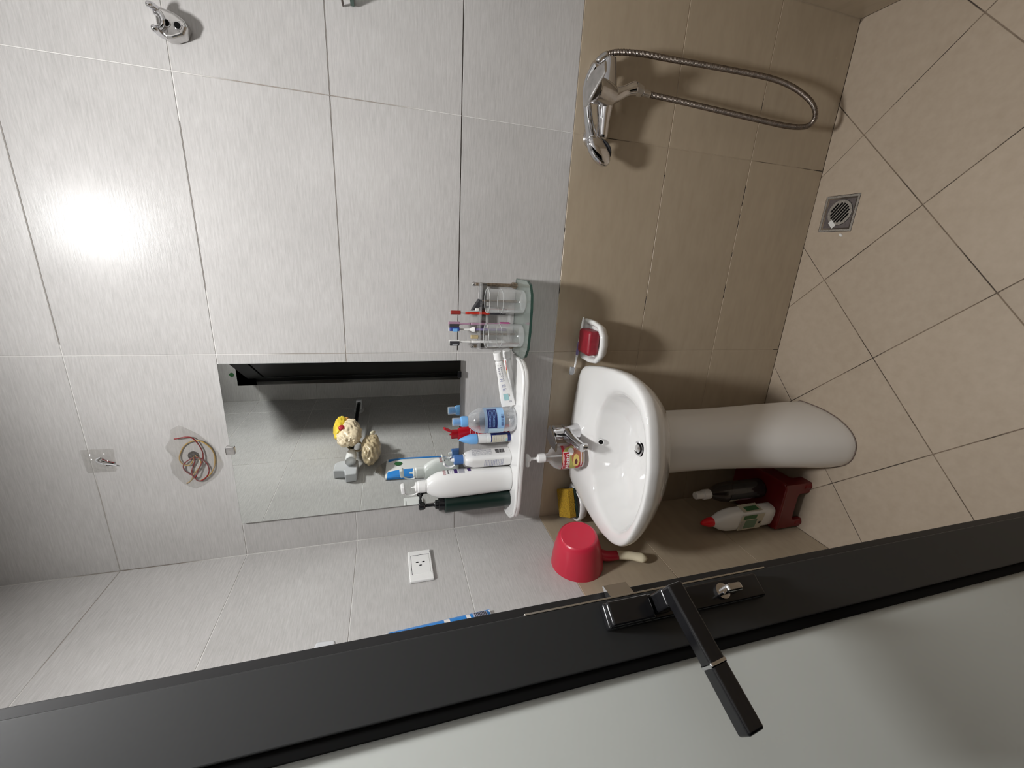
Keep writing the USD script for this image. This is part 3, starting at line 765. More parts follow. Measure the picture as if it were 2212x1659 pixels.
b = Thing("big_white_bottle", "tall white bottle with a white nozzle and flipped lid, between square bottle and green bottle", "bottle", (0.1995, -0.0545, SZ))
lo = [(0.036, 0.026, 0), (0.0385, 0.0285, 0.004), (0.039, 0.029, 0.02), (0.0425, 0.031, 0.13), (0.0435, 0.0315, 0.175), (0.0428, 0.031, 0.200), (0.0405, 0.0285, 0.226), (0.030, 0.0235, 0.247), (0.0215, 0.0205, 0.257), (0.0195, 0.0195, 0.259)]
b.part("body", loft([np.c_[sellipse(0, 0, a, c, 2.2, 64), np.full(64, z)] for a, c, z in lo]), "white_plastic", smooth=60)
cp = b.part("cap", lathe([(0, 0.2592), (0.0185, 0.2592), (0.019, 0.262), (0.0178, 0.263), (0.0185, 0.264), (0.0178, 0.284), (0.0155, 0.2865), (0.0155, 0.291), (0.008, 0.294), (0.0035, 0.295), (0.0022, 0.305), (0, 0.3055)], 36), "white_plastic", smooth=25)
b.part("lid_hinge", sweep(spline([(-0.0165, -0.002, 0.285), (-0.023, -0.003, 0.297), (-0.021, -0.004, 0.312), (-0.012, -0.005, 0.324)], 14), 0.0033, 10, 0.55), "white_plastic", smooth=True, under=cp)
b.part("flip_lid", mv(rbox(-0.0125, 0.0125, -0.013, 0.013, -0.006, 0.006, 0.004), (0.001, -0.005, 0.328), ry(-0.12)), "white_plastic", "open flip lid", smooth=60, under=cp)


def on_ellipse(mesh, a, c, z0, ang):
    """Wrap a print on an upright elliptical body, centred at the angle ang from -y towards +x."""
    m = tm(mesh).copy()
    v = m.vertices.copy()
    t = ang + v[:, 0] / (0.5 * (a + c))
    zz = v[:, 1] + z0
    k = np.interp(zz, [x[2] for x in lo], [x[0] for x in lo])
    q = np.interp(zz, [x[2] for x in lo], [x[1] for x in lo])
    s, co = np.sin(t), np.cos(t)
    px = (k + v[:, 2]) * np.sign(s) * np.abs(s) ** (2 / 2.2)
    py = -(q + v[:, 2]) * np.sign(co) * np.abs(co) ** (2 / 2.2)
    m.vertices = np.stack([px, py, zz], 1)
    return m


AN = PI / 2 + 0.05
for (x0, x1, z0, z1, mat, n, sd) in ((-0.019, 0.019, 0.204, 0.212, "print_red", 6, 1), (-0.016, 0.016, 0.1945, 0.199, "print_dark", 7, 2), (-0.018, 0.018, 0.189, 0.1905, "print_grey", 10, 3), (-0.018, 0.018, 0.184, 0.1855, "print_grey", 10, 4)):
    b.part("print_line", on_ellipse(glyphs(x0, x1, z0, z1, 0.0006, n, sd), 0.045, 0.031, 0, AN), mat, kind="stuff")
b.part("print_panel", on_ellipse(patch(-0.016, 0.016, 0.1695, 0.1795, 0.0006), 0.045, 0.031, 0, AN), "print_purple", "dark purple print", smooth=True)
b.part("print_panel", on_ellipse(patch(-0.016, 0.016, 0.148, 0.1655, 0.0006), 0.045, 0.031, 0, AN), "print_grey", smooth=True)
b.part("print_panel", on_ellipse(patch(-0.010, 0.016, 0.128, 0.138, 0.0006), 0.045, 0.031, 0, AN), "print_purple", smooth=True)

b = Thing("dark_green_pump_bottle", "dark green bottle with a black pump at the left end of the white shelf", "bottle", (0.1285, -0.049, SZ))
b.part("body", lathe([(0, 0), (0.026, 0), (0.0275, 0.002), (0.0278, 0.196), (0.0275, 0.203), (0.0245, 0.206), (0, 0.206)], 44), "green_black", smooth=35)
pm = b.part("pump", lathe([(0, 0.206), (0.0195, 0.206), (0.0195, 0.222), (0.0175, 0.224), (0.0135, 0.224), (0.0135, 0.233), (0.006, 0.236), (0.0045, 0.238), (0.0045, 0.262), (0.009, 0.264), (0.0115, 0.268), (0.0115, 0.280), (0.009, 0.283), (0, 0.283)], 30), "gloss_black", "black pump", smooth=30)
b.part("nozzle", sweep(spline([(0.001, 0.003, 0.276), (0.008, 0.016, 0.277), (0.014, 0.030, 0.275), (0.017, 0.038, 0.268)], 16), np.linspace(0.006, 0.0032, 16), 12), "gloss_black", smooth=True, under=pm)

# toothpaste tubes leaning at the shelf's right end ------------------


def toothpaste(name, label, cap, end, w, up, body, capmat, r=0.013, prints=()):
    """A squeezed tube from cap to crimped end; w is half the crimp's width, up the crimp's direction."""
    cap, end = np.array(cap), np.array(end)
    ax = end - cap
    L = np.linalg.norm(ax)
    ax /= L
    Rm = frame(ax, up)
    t = Thing(name, label, "toothpaste", cap, Rm)
    loops = []
    for s, a, c in ((0.026, 0.009, 0.009), (0.030, r * 0.95, r * 0.9), (0.05, r, r * 0.9), (0.45 * L, r * 1.15, r * 0.7), (0.8 * L, w * 0.97, 0.0042), (0.95 * L, w, 0.0014), (L, w, 0.0009)):
        e = sellipse(0, 0, a, c, 2.1, 40)
        loops.append(np.c_[np.full(40, s), e[:, 0], e[:, 1]])
    t.part("tube", loft(loops), body, smooth=60)
    t.part("cap", mv(lathe([(0, 0), (0.0112, 0), (0.0122, 0.002), (0.0122, 0.021), (0.009, 0.026), (0, 0.026)], 28), R=ry(PI / 2)), capmat, "white screw cap", smooth=30)
    for x0, x1, y0, y1, mat, n in prints:
        h = lambda x: np.interp(x, [0.03, 0.05, 0.45 * L, 0.8 * L, 0.95 * L, L], [r * 0.9, r * 0.9, r * 0.7, 0.0042, 0.0014, 0.0009])
        wd = lambda x: np.interp(x, [0.03, 0.05, 0.45 * L, 0.8 * L, 0.95 * L, L], [r, r, r * 1.15, w * 0.97, w, w])
        m = tm(glyphs(x0, x1, y0, y1, 0, n, int(x0 * 1e4)) if n else patch(x0, x1, y0, y1, 0, 6)).copy()
        v = m.vertices.copy()
        v[:, 2] = -h(v[:, 0]) * np.sqrt(np.clip(1 - (v[:, 1] / wd(v[:, 0])) ** 2, 0.02, 1)) - 0.0006
        m.vertices = v
        t.part("print", m, mat, kind="stuff" if n else None)


toothpaste("toothpaste_tube", "white toothpaste tube with grey print leaning on the right end of the white shelf", (0.6105, -0.071, 1.0935), (0.4445, -0.060, 1.0475), 0.0205, (0.12, 0.25, 0.95), "white_plastic", "white_plastic", 0.0125,
           ((0.036, 0.075, 0.002, 0.007, "print_grey", 5), (0.036, 0.09, -0.004, -0.001, "print_grey", 9), (0.079, 0.092, 0.0, 0.008, "print_lilac", 1), (0.098, 0.124, -0.004, 0.006, "print_lilac", 2), (0.130, 0.152, -0.006, 0.008, "print_teal", 0), (0.131, 0.142, -0.010, -0.0075, "print_dark", 4), (0.155, 0.162, -0.012, -0.004, "print_grey", 1)))
toothpaste("toothpaste_tube", "red and white toothpaste tube lying behind the white one on the shelf", (0.6085, -0.034, 1.0555), (0.475, -0.024, 1.036), 0.018, (0.0, 0.6, 0.8), "white_plastic", "white_plastic", 0.0118,
           ((0.03, 0.06, 0.0, 0.010, "clip_red", 0), (0.06, 0.11, 0.0, 0.012, "tan_plastic", 0)))

# ---------------------------------------------------------------- pedestal sink
CX = 0.347
half = [(0, -0.004), (0.12, -0.004), (0.190, -0.004), (0.204, -0.014), (0.214, -0.05), (0.2295, -0.12), (0.241, -0.19), (0.245, -0.255), (0.236, -0.311), (0.216, -0.351), (0.185, -0.378), (0.151, -0.395), (0.105, -0.411), (0.053, -0.424), (0, -0.427)]
outer = Polygon([(CX + x, y) for x, y in half] + [(CX - x, y) for x, y in half[::-1][1:-1]])
ihalf = [(0, -0.140), (0.05, -0.139), (0.105, -0.146), (0.150, -0.175), (0.176, -0.215), (0.188, -0.26), (0.186, -0.304), (0.172, -0.340), (0.140, -0.370), (0.095, -0.391), (0.045, -0.403), (0, -0.406)]
inner = Polygon([(CX + x, y) for x, y in ihalf] + [(CX - x, y) for x, y in ihalf[::-1][1:-1]])
NS = 128
CEN = np.array((CX, -0.25))


def polar(poly):
    P = ring(poly, 1200) - CEN
    a, r = np.arctan2(P[:, 1], P[:, 0]), np.hypot(P[:, 0], P[:, 1])
    o = np.argsort(a)
    th_ = (np.arange(NS) / NS * 2 - 1) * PI
    r = np.interp(th_, a[o], r[o], period=2 * PI)
    r = (np.roll(r, 1) + 2 * r + np.roll(r, -1)) / 4
    return CEN + r[:, None] * np.stack([np.cos(th_), np.sin(th_)], 1)


PO, PI_ = polar(outer), polar(inner)
PO[:, 1] = np.minimum(PO[:, 1], -0.0035)


def deck(P):
    s = np.clip((P[:, 1] + 0.17) / 0.09, 0, 1)
    s = s * s * (3 - 2 * s)
    return 0.017 * s * np.clip(1 - ((P[:, 0] - CX) / 0.205) ** 2, 0, 1)


loops = []
for s, z in ((0.34, 0.640), (0.45, 0.652), (0.60, 0.672), (0.78, 0.704), (0.90, 0.735), (0.96, 0.757), (0.99, 0.770)):
    c = np.array((CX, -0.19))
    P = c + (PO - c) * s
    P[:, 1] = np.where(PO[:, 1] > -0.02, np.minimum(PO[:, 1], -0.0035), P[:, 1])
    loops.append(np.c_[P, np.full(NS, z)])
for t, z in ((1.0, 0.780), (1.0, 0.789), (0.985, 0.7945), (0.95, 0.7985), (0.88, 0.8015), (0.75, 0.803), (0.5, 0.803), (0.3, 0.8022), (0.16, 0.800), (0.06, 0.796), (0.0, 0.790)):
    P = PI_ + (PO - PI_) * t
    loops.append(np.c_[P, z + deck(P) * (1 if t > 0.3 else t / 0.3)])
DR = np.array((0.345, -0.203))
IC = np.array((CX, -0.262))
for s, z in ((0.975, 0.780), (0.945, 0.764), (0.89, 0.742), (0.80, 0.719), (0.66, 0.702), (0.48, 0.6915), (0.30, 0.6855), (0.17, 0.682), (0.115, 0.680)):
    c = DR + (IC - DR) * s
    P = c + (PI_ - CEN + (CEN - IC)) * s
    P[:, 0] += 0
    loops.append(np.c_[P, np.full(NS, z)])
sink = Thing("pedestal_sink", "white ceramic sink with an oval basin on a tapered pedestal", "sink", (CX, -0.2, 0))
sink.part("basin", loft(loops), "ceramic", smooth=55, world=True)
ped = []
for z, hw, yf, yb_ in ((0.0, 0.0965, -0.346, -0.115), (0.004, 0.0985, -0.348, -0.113), (0.03, 0.0985, -0.347, -0.112), (0.10, 0.0965, -0.338, -0.108), (0.2, 0.0925, -0.322, -0.10), (0.3, 0.088, -0.306, -0.095), (0.42, 0.0845, -0.290, -0.09), (0.54, 0.084, -0.281, -0.085), (0.62, 0.0865, -0.279, -0.08), (0.68, 0.092, -0.283, -0.08)):
    t = np.arange(64) / 64 * 2 * PI
    c, s = np.cos(t), np.sin(t)
    x = hw * np.sign(c) * np.abs(c) ** (2 / 2.35)
    ym = -0.165
    y = np.where(s < 0, ym + (ym - yf) * np.sign(s) * np.abs(s) ** (2 / 2.2), ym + (yb_ - ym) * np.sign(s) * np.abs(s) ** (2 / 6.0))
    ped.append(np.c_[0.3425 + x, y, np.full(64, z)])
sink.part("pedestal", loft(ped), "pedestal_ceramic", "tapered ceramic pedestal", smooth=50, world=True)
bead = ped[1].copy()
bead = np.vstack([bead, bead[:1]])
bead[:, 2] = 0.0015
sink.part("floor_seal", sweep(bead, 0.0022, 6), "silicone", "dark seal along the floor", smooth=True, world=True)
sink.part("drain", mv(lathe([(0, -0.002), (0.0205, -0.002), (0.0225, 0.001), (0.0205, 0.0022), (0.0175, 0.0012), (0.0175, -0.0012), (0, -0.0012)], 32), (DR[0], DR[1], 0.6818)), "chrome", "chrome drain", smooth=35, world=True)
on_ = np.array((0, -0.82, 0.57))
sink.part("drain_gap", mv(lathe([(0, -0.001), (0.0172, -0.001), (0.0172, 0.0), (0, 0.0)], 28), (DR[0], DR[1], 0.6818)), "black", world=True)
sink.part("drain_plug", mv(lathe([(0, 0.0), (0.0115, 0.0), (0.0125, 0.0025), (0, 0.0045)], 28), (DR[0], DR[1], 0.6818)), "dull_chrome", "grey metal plug", smooth=35, world=True)
sink.part("overflow_hole", mv(lathe([(0, -0.003), (0.0082, -0.003), (0.0082, 0.0012), (0, 0.0012)], 24), (0.3475, -0.1475, 0.7765), along(on_)), "black", "dark overflow hole", world=True)
sink.part("overflow_rim", mv(trimesh.creation.torus(0.0085, 0.0016, 28, 8), (0.3475, -0.148, 0.7768), along(on_)), "ceramic", smooth=True, world=True)

# ---------------------------------------------------------------- tap on the sink
tp = Thing("basin_tap", "chrome single lever tap standing on the back of the sink", "tap", (0.3505, -0.069, 0.8175))
tp.part("base", lathe([(0, 0), (0.0265, 0), (0.027, 0.003), (0.0262, 0.012), (0.0255, 0.04), (0.0245, 0.052), (0, 0.052)], 36), "chrome", smooth=30)
sl = []
for y, z, a, c in ((0.0, 0.040, 0.021, 0.017), (-0.03, 0.043, 0.0195, 0.0145), (-0.065, 0.044, 0.0165, 0.012), (-0.098, 0.0405, 0.0145, 0.0105), (-0.112, 0.036, 0.0135, 0.010)):
    e = sellipse(0, 0, a, c, 2.6, 32)
    sl.append(np.c_[e[:, 0], np.full(32, y), z + e[:, 1]])
tp.part("spout", loft(sl), "chrome", smooth=50)
tp.part("aerator", cyl((0, -0.105, 0.032), (0, -0.109, 0.019), 0.0105, 0.0098, 24, 0.001), "dull_chrome", smooth=35)
tp.part("collar", lathe([(0, 0.052), (0.0235, 0.052), (0.0235, 0.054), (0.0215, 0.0545), (0.0215, 0.057), (0.0245, 0.058), (0.0245, 0.082), (0.021, 0.088), (0, 0.089)], 36), "chrome", smooth=30)
lev = []
for y, z, a, c in ((0.022, 0.084, 0.019, 0.006), (0.0, 0.094, 0.0235, 0.009), (-0.03, 0.101, 0.0215, 0.0085), (-0.07, 0.109, 0.0165, 0.0055), (-0.10, 0.114, 0.013, 0.0035)):
    e = sellipse(0, 0, a, c, 3.0, 32)
    lev.append(np.c_[e[:, 0], np.full(32, y), z + e[:, 1]])
tp.part("lever", loft(lev), "chrome", "flat lever", smooth=50)

# ---------------------------------------------------------------- soap pump bottle on the sink
SBZ = 0.8155
b = Thing("soap_pump_bottle", "clear soap bottle with a red Kleen label and white pump beside the sink tap", "soap bottle", (0.289, -0.108, SBZ), rz(math.radians(14)))
lo2 = [(0.033, 0.024, 0), (0.0375, 0.028, 0.004), (0.0395, 0.030, 0.02), (0.0398, 0.030, 0.06), (0.039, 0.0295, 0.078), (0.034, 0.026, 0.092), (0.022, 0.019, 0.104), (0.0125, 0.0125, 0.110), (0.012, 0.012, 0.124)]
b.part("bottle", loft([np.c_[sellipse(0, 0, a, c, 2.5, 56), np.full(56, z)] for a, c, z in lo2]), "clear_plastic", smooth=60)
b.part("soap", loft([np.c_[sellipse(0, 0, a - 0.002, c - 0.002, 2.5, 48), np.full(48, z)] for a, c, z in ((0.033, 0.024, 0.002), (0.0375, 0.028, 0.005), (0.0395, 0.030, 0.02), (0.0398, 0.030, 0.032))]), "amber_soap", "amber liquid soap", smooth=50)


def on_soap(mesh, off=0.0):
    m = tm(mesh).copy()
    v = m.vertices.copy()
    t = v[:, 0] / 0.036
    k = np.interp(v[:, 1], [x[2] for x in lo2], [x[0] for x in lo2])
    q = np.interp(v[:, 1], [x[2] for x in lo2], [x[1] for x in lo2])
    s, co = np.sin(t), np.cos(t)
    m.vertices = np.stack([(k + v[:, 2] + off) * np.sign(s) * np.abs(s) ** 0.8, -(q + v[:, 2] + off) * np.sign(co) * np.abs(co) ** 0.8, v[:, 1]], 1)
    return m


def disc(cx, cy, a, b_, z, n=28, rings=5):
    loops = [np.c_[cx + a * s * np.cos(np.arange(n) / n * 2 * PI), cy + b_ * s * np.sin(np.arange(n) / n * 2 * PI), np.full(n, z)] for s in np.linspace(1, 0.05, rings)]
    return loft(loops, caps=(False, True))


lab = b.part("label", on_soap(patch(-0.040, 0.040, 0.010, 0.078, 0.0004, 30)), "label_red", "red paper label", smooth=True)
for m_, mat, nm in ((disc(0, 0.0435, 0.0345, 0.034, 0.0008), "label_gold", "label_oval"), (disc(0, 0.0435, 0.0330, 0.0325, 0.0011), "label_olive", "label_oval"), (disc(0.006, 0.030, 0.025, 0.018, 0.0014), "label_salmon", "label_oval"),
                    (disc(0.016, 0.049, 0.011, 0.009, 0.0015), "label_white", "label_oval"), (disc(-0.020, 0.026, 0.012, 0.010, 0.0015), "label_red", "label_oval"),
                    (patch(-0.031, 0.015, 0.054, 0.076, 0.0017), "label_pink", "name_panel"), (patch(-0.029, 0.013, 0.0555, 0.0745, 0.0020), "label_red", "name_panel"),
                    (disc(-0.008, 0.033, 0.0155, 0.0105, 0.0019), "label_yellow", "fruit"), (disc(-0.008, 0.033, 0.0065, 0.0045, 0.0022), "label_brown", "fruit_stone"), (patch(-0.020, 0.026, 0.0135, 0.0185, 0.0018), "label_pink", "ribbon")):
    b.part(nm, on_soap(m_), mat, smooth=True, under=lab)
txt = meshkit.text_mesh("Kleen", 0.0095, 0.0003, True)
txt.apply_translation((-txt.bounds[:, 0].mean() - 0.008, 0.0578, 0.0024))
txt = txt.subdivide_to_size(0.004) if hasattr(txt, "subdivide_to_size") else txt
b.part("brand_name", on_soap(txt), "label_white", "white lettering", under=lab)
b.part("fine_print", on_soap(bars(-0.024, 0.008, 0.0705, 0.072, 0.0023, 14, 5, 0.7)), "label_pink", under=lab, kind="stuff")
pm = b.part("pump", lathe([(0, 0.1235), (0.0135, 0.1235), (0.014, 0.126), (0.014, 0.143), (0.0125, 0.146), (0.006, 0.148), (0.0045, 0.150), (0.0045, 0.167), (0.008, 0.169), (0.009, 0.173), (0.009, 0.181), (0, 0.182)], 28), "white_plastic", "white pump", smooth=30)
b.part("nozzle", rbox(-0.024, 0.016, -0.0065, 0.0065, 0.173, 0.183, 0.004), "white_plastic", smooth=50, under=pm)
b.part("dip_tube", cyl((0, 0, 0.006), (0.002, 0.002, 0.124), 0.003, n=12), "off_white_plastic", smooth=40)

# ---------------------------------------------------------------- soap dish on the wall, right of the sink
ds = Thing("soap_dish", "white wall mounted soap dish holding red soap, right of the sink", "soap dish", (0.635, -0.06, 0.79))
D0 = Polygon([(0.573, -0.0006), (0.700, -0.0006), (0.7005, -0.06), (0.693, -0.10), (0.668, -0.124), (0.636, -0.130), (0.604, -0.124), (0.580, -0.10), (0.5725, -0.06)]).buffer(-0.008).buffer(0.008)
ii = D0.buffer(-0.017)
Pd, Pi = ring(D0, 80), None
cc = np.array((0.6365, -0.062))


def scaled(P, s):
    return cc + (P - cc) * s


dl = [np.c_[scaled(Pd, 0.55), np.full(80, 0.772)], np.c_[scaled(Pd, 0.85), np.full(80, 0.778)], np.c_[scaled(Pd, 0.97), np.full(80, 0.790)], np.c_[Pd, np.full(80, 0.798)], np.c_[scaled(Pd, 0.985), np.full(80, 0.803)], np.c_[scaled(Pd, 0.93), np.full(80, 0.8055)],
      np.c_[scaled(Pd, 0.84), np.full(80, 0.805)], np.c_[scaled(Pd, 0.76), np.full(80, 0.800)], np.c_[scaled(Pd, 0.70), np.full(80, 0.790)], np.c_[scaled(Pd, 0.4), np.full(80, 0.789)]]
for l in dl:
    l[:, 1] = np.minimum(l[:, 1], -0.0008)
if not Polygon(Pd).exterior.is_ccw:
    dl = [l[::-1] for l in dl]
ds.part("bowl", loft(dl), "ceramic", smooth=60, world=True)
sb = rbox(0.600, 0.673, -0.095, -0.022, 0.791, 0.828, 0.010)
sb = sb.subdivide().subdivide()
sb.vertices += 0.003 * (meshkit.fbm(sb.vertices * 45, 3)[:, None] - 0.5) * sb.vertex_normals
single("bar_of_soap", sb, "soap_red", "dark red bar of soap in the white dish on the wall", "soap", smooth=True)
tb = Thing("spare_toothbrush", "white toothbrush with a purple grip lying across the soap dish and sink corner", "toothbrush", (0.62, -0.018, 0.82))
T0, T1 = np.array((0.7035, -0.016, 0.8125)), np.array((0.5265, -0.019, 0.8285))
dd = (T1 - T0) / np.linalg.norm(T1 - T0)
q = lambda s: T0 + (T1 - T0) * s
tb.part("handle", sweep(np.array([q(s) for s in np.linspace(0, 0.56, 10)]), [0.003, 0.0045, 0.005, 0.005, 0.005, 0.005, 0.005, 0.0052, 0.005, 0.0045], 12, 0.7), "white_plastic", smooth=True, world=True)
tb.part("grip", sweep(np.array([q(s) for s in np.linspace(0.43, 0.66, 8)]), [0.0052, 0.0062, 0.006, 0.006, 0.006, 0.006, 0.0058, 0.0045], 12, 0.75), "violet", "purple grip", smooth=True, world=True)
tb.part("neck", sweep(np.array([q(s) for s in np.linspace(0.66, 1.0, 8)]), np.linspace(0.0042, 0.0028, 8), 10, 0.8), "white_plastic", smooth=True, world=True)
tb.part("bristles", mv(rbox(-0.012, 0.012, -0.0045, 0.0045, 0.002, 0.014, 0.001, 1), q(0.95), frame(dd, (0, 1, 0)) @ rx(PI)), "bristle_grey", "grey bristles", world=True)

# sponge and its dish, left of the sink
ds = Thing("sponge_dish", "white wall mounted dish under the yellow sponge, left of the sink", "soap dish", (0.08, -0.05, 0.78))
D1 = Polygon([(0.012, -0.0006), (0.126, -0.0006), (0.1265, -0.05), (0.117, -0.08), (0.098, -0.097), (0.07, -0.102), (0.042, -0.098), (0.02, -0.08), (0.0115, -0.05)]).buffer(-0.008).buffer(0.008)
Pd = ring(D1, 80)
cc = np.array((0.0735, -0.055))
dl = [np.c_[scaled(Pd, s), np.full(80, z)] for s, z in ((0.55, 0.757), (0.85, 0.762), (0.97, 0.775), (1.0, 0.784), (0.985, 0.789), (0.93, 0.7915), (0.85, 0.7905), (0.78, 0.785), (0.72, 0.776), (0.4, 0.775))]
for l in dl:
    l[:, 1] = np.minimum(l[:, 1], -0.0008)
if not Polygon(Pd).exterior.is_ccw:
    dl = [l[::-1] for l in dl]
ds.part("bowl", loft(dl), "ceramic", smooth=60, world=True)
Rs = frame((0.86, 0.47, 0.0), (-0.45, 0.82, 0.22))
sg = Thing("yellow_sponge", "yellow sponge with a dark green scouring side on the dish left of the sink", "sponge", (0.078, -0.047, 0.7995), Rs)
sg.part("foam", rbox(-0.047, 0.047, -0.031, 0.031, 0.008, 0.036, 0.004), "sponge_yellow", smooth=50)
sg.part("scouring_pad", rbox(-0.047, 0.047, -0.031, 0.031, -0.002, 0.0078, 0.002), "scour_green", "dark green scouring pad", smooth=50)

# ---------------------------------------------------------------- water dipper hanging on the left wall
dp = Thing("water_dipper", "crimson plastic water dipper with a cream handle hanging on the left wall", "dipper", (0.06, -0.25, 0.865))
A0, A1 = np.array((0.004, -0.243, 0.862)), np.array((0.118, -0.262, 0.880))
prof = [(0.0745, 0.0), (0.077, 0.002), (0.0765, 0.006), (0.0735, 0.03), (0.067, 0.07), (0.059, 0.100), (0.0545, 0.112), (0.048, 0.1165), (0.044, 0.1155), (0.0, 0.1145), (0.0, 0.1125), (0.05, 0.1105), (0.057, 0.098), (0.0715, 0.03), (0.0725, 0.002)]
Ra = along(A1 - A0)
dp.part("bowl", mv(loft([np.c_[r * np.cos(np.arange(64) / 64 * 2 * PI), r * np.sin(np.arange(64) / 64 * 2 * PI), np.full(64, z)] for r, z in prof + prof[:1]], caps=(False, False)), A0, Ra), "red_plastic", smooth=40, world=True)
h0, h1, h2 = np.array((0.030, -0.252, 0.795)), np.array((0.024, -0.262, 0.738)), np.array((0.022, -0.290, 0.664))
dp.part("handle_socket", sweep(spline([(0.05, -0.25, 0.815), h0, h1], 14), np.linspace(0.0225, 0.0155, 14), 20, 0.8), "red_plastic", smooth=True, world=True)
dp.part("handle", sweep(spline([h1 + (0.0, 0.002, 0.006), h1, (h1 + h2) / 2 + (0, 0.004, 0), h2, h2 + (0, -0.003, -0.009)], 24), np.r_[np.linspace(0.0145, 0.0150, 14), np.linspace(0.0152, 0.0168, 6), 0.0155, 0.0125, 0.009, 0.003], 20, 0.75), "cream_plastic", "cream coloured handle", smooth=True, world=True)

# ---------------------------------------------------------------- socket on the left wall
so = Thing("wall_socket", "white electrical socket with one three pin outlet on the left wall", "socket", (0, -0.1575, 1.314))
so.part("cover_plate", rbox(0.0003, 0.0095, -0.2185, -0.0975, 1.281, 1.347, 0.003), "white_plastic", smooth=40, world=True)
so.part("outlet_module", rbox(0.0085, 0.0101, -0.196, -0.1195, 1.2875, 1.3385, 0.0007, 1), "white_plastic", world=True)
for a in ((-0.1195, -0.118, 1.2865, 1.3395), (-0.196, -0.118, 1.3385, 1.3398)):
    so.part("module_gap", bx(0.0088, 0.0098, a[0], a[1], a[2], a[3]), "print_dark", world=True)
for y, z, w_, h in ((-0.149, 1.3225, 0.0035, 0.0075), (-0.1495, 1.305, 0.0035, 0.0075), (-0.162, 1.3145, 0.0035, 0.0055)):
    so.part("pin_hole", bx(0.0098, 0.0105, y - w_ / 2, y + w_ / 2, z - h / 2, z + h / 2), "print_dark", world=True)
    so.part("pin_hole", cyl((0.0098, y, z - 0.0015), (0.0105, y, z - 0.0015), 0.0024, n=14), "print_dark", world=True)
so.part("indicator", bx(0.0093, 0.0098, -0.113, -0.105, 1.2835, 1.2850), "print_grey", world=True)

# ---------------------------------------------------------------- shower mixer, hose and hand shower
mx = Thing("shower_mixer", "chrome shower mixer tap fixed to the wall where grey meets brown tiles", "mixer tap", (1.262, -0.05, 0.84))
for x in (1.337, 1.187):
    mx.part("wall_flange", mv(lathe([(0, 0), (0.030, 0), (0.030, 0.003), (0.026, 0.012), (0.019, 0.020), (0.0165, 0.026), (0.0165, 0.034), (0, 0.034)], 36), (x, -0.0005, 0.835), rx(PI / 2)), "chrome", smooth=35, world=True)
mx.part("body", sweep(spline([(1.352, -0.052, 0.8345), (1.325, -0.054, 0.835), (1.29, -0.057, 0.837), (1.262, -0.058, 0.838), (1.235, -0.057, 0.838), (1.20, -0.054, 0.836), (1.172, -0.052, 0.8345)], 40), np.r_[0.012, 0.0165, 0.017, np.linspace(0.0175, 0.025, 14), np.linspace(0.025, 0.0165, 14), np.linspace(0.0165, 0.0155, 7), 0.015, 0.011], 24), "chrome", smooth=True, world=True)
ca = np.array((0.0, -0.42, 0.9))
mx.part("cartridge", mv(lathe([(0, -0.02), (0.0265, -0.02), (0.0285, 0.004), (0.0285, 0.038), (0.025, 0.043), (0, 0.044)], 36), (1.266, -0.072, 0.850), along(ca)), "dull_chrome", smooth=35, world=True)
lv_ = []
for (x, y, z, a, c) in ((1.250, -0.062, 0.896, 0.018, 0.004), (1.256, -0.078, 0.8985, 0.0285, 0.0065), (1.266, -0.102, 0.8995, 0.0285, 0.0065), (1.278, -0.132, 0.898, 0.0205, 0.005), (1.287, -0.157, 0.895, 0.012, 0.003)):
    e = sellipse(0, 0, a, c, 2.4, 32)
    lv_.append(np.c_[x + e[:, 0], np.full(32, y) + 0.25 * e[:, 0], z + e[:, 1]])
mx.part("lever", loft(lv_), "dull_chrome", "broad flat lever", smooth=50, world=True)
mx.part("outlet", sweep(spline([(1.268, -0.060, 0.826), (1.277, -0.066, 0.800), (1.288, -0.069, 0.775), (1.291, -0.070, 0.764)], 20), np.r_[np.linspace(0.020, 0.0135, 12), np.linspace(0.0135, 0.0165, 8)], 24), "chrome", smooth=True, world=True)
mx.part("outlet_nut", cyl((1.2905, -0.07, 0.7655), (1.2855, -0.07, 0.745), 0.0150, 0.0135, 8, 0.0015), "dull_chrome", smooth=20, world=True)
hp = [(1.337, -0.050, 0.8655), (1.350, -0.054, 0.8535), (1.3585, -0.06, 0.833), (1.3625, -0.066, 0.802), (1.365, -0.07, 0.763), (1.367, -0.07, 0.70), (1.37, -0.07, 0.609), (1.373, -0.07, 0.514), (1.3755, -0.07, 0.42), (1.3745, -0.07, 0.329), (1.3645, -0.07, 0.258), (1.3485, -0.07, 0.207), (1.328, -0.07, 0.174), (1.307, -0.07, 0.164), (1.288, -0.07, 0.174), (1.2765, -0.07, 0.203), (1.272, -0.07, 0.252), (1.273, -0.07, 0.341), (1.276, -0.07, 0.448), (1.279, -0.07, 0.55), (1.2815, -0.07, 0.63), (1.283, -0.07, 0.70), (1.2845, -0.07, 0.746)]
HP = spline(hp, 1500)
ho = Thing("shower_hose", "ribbed metal shower hose hanging in a long loop from the mixer", "hose", (1.32, -0.07, 0.5))
ho.part("ribbed_hose", sweep(HP[15:-12], 0.0064 + 0.0010 * np.sin(np.arange(1473) * 2 * PI / 4.2), 12), "hose_metal", smooth=True, world=True)
ho.part("end_ferrule", sweep(HP[:36:3], np.r_[0.0062, np.full(10, 0.0082), 0.0072], 16), "dull_chrome", smooth=True, world=True)
ho.part("end_ferrule", sweep(HP[-30::3], np.r_[0.0072, np.full(8, 0.0085), 0.0085], 16), "dull_chrome", smooth=True, world=True)
hs = Thing("hand_shower", "chrome hand shower resting across the top of the mixer tap", "hand shower", (1.24, -0.09, 0.9))
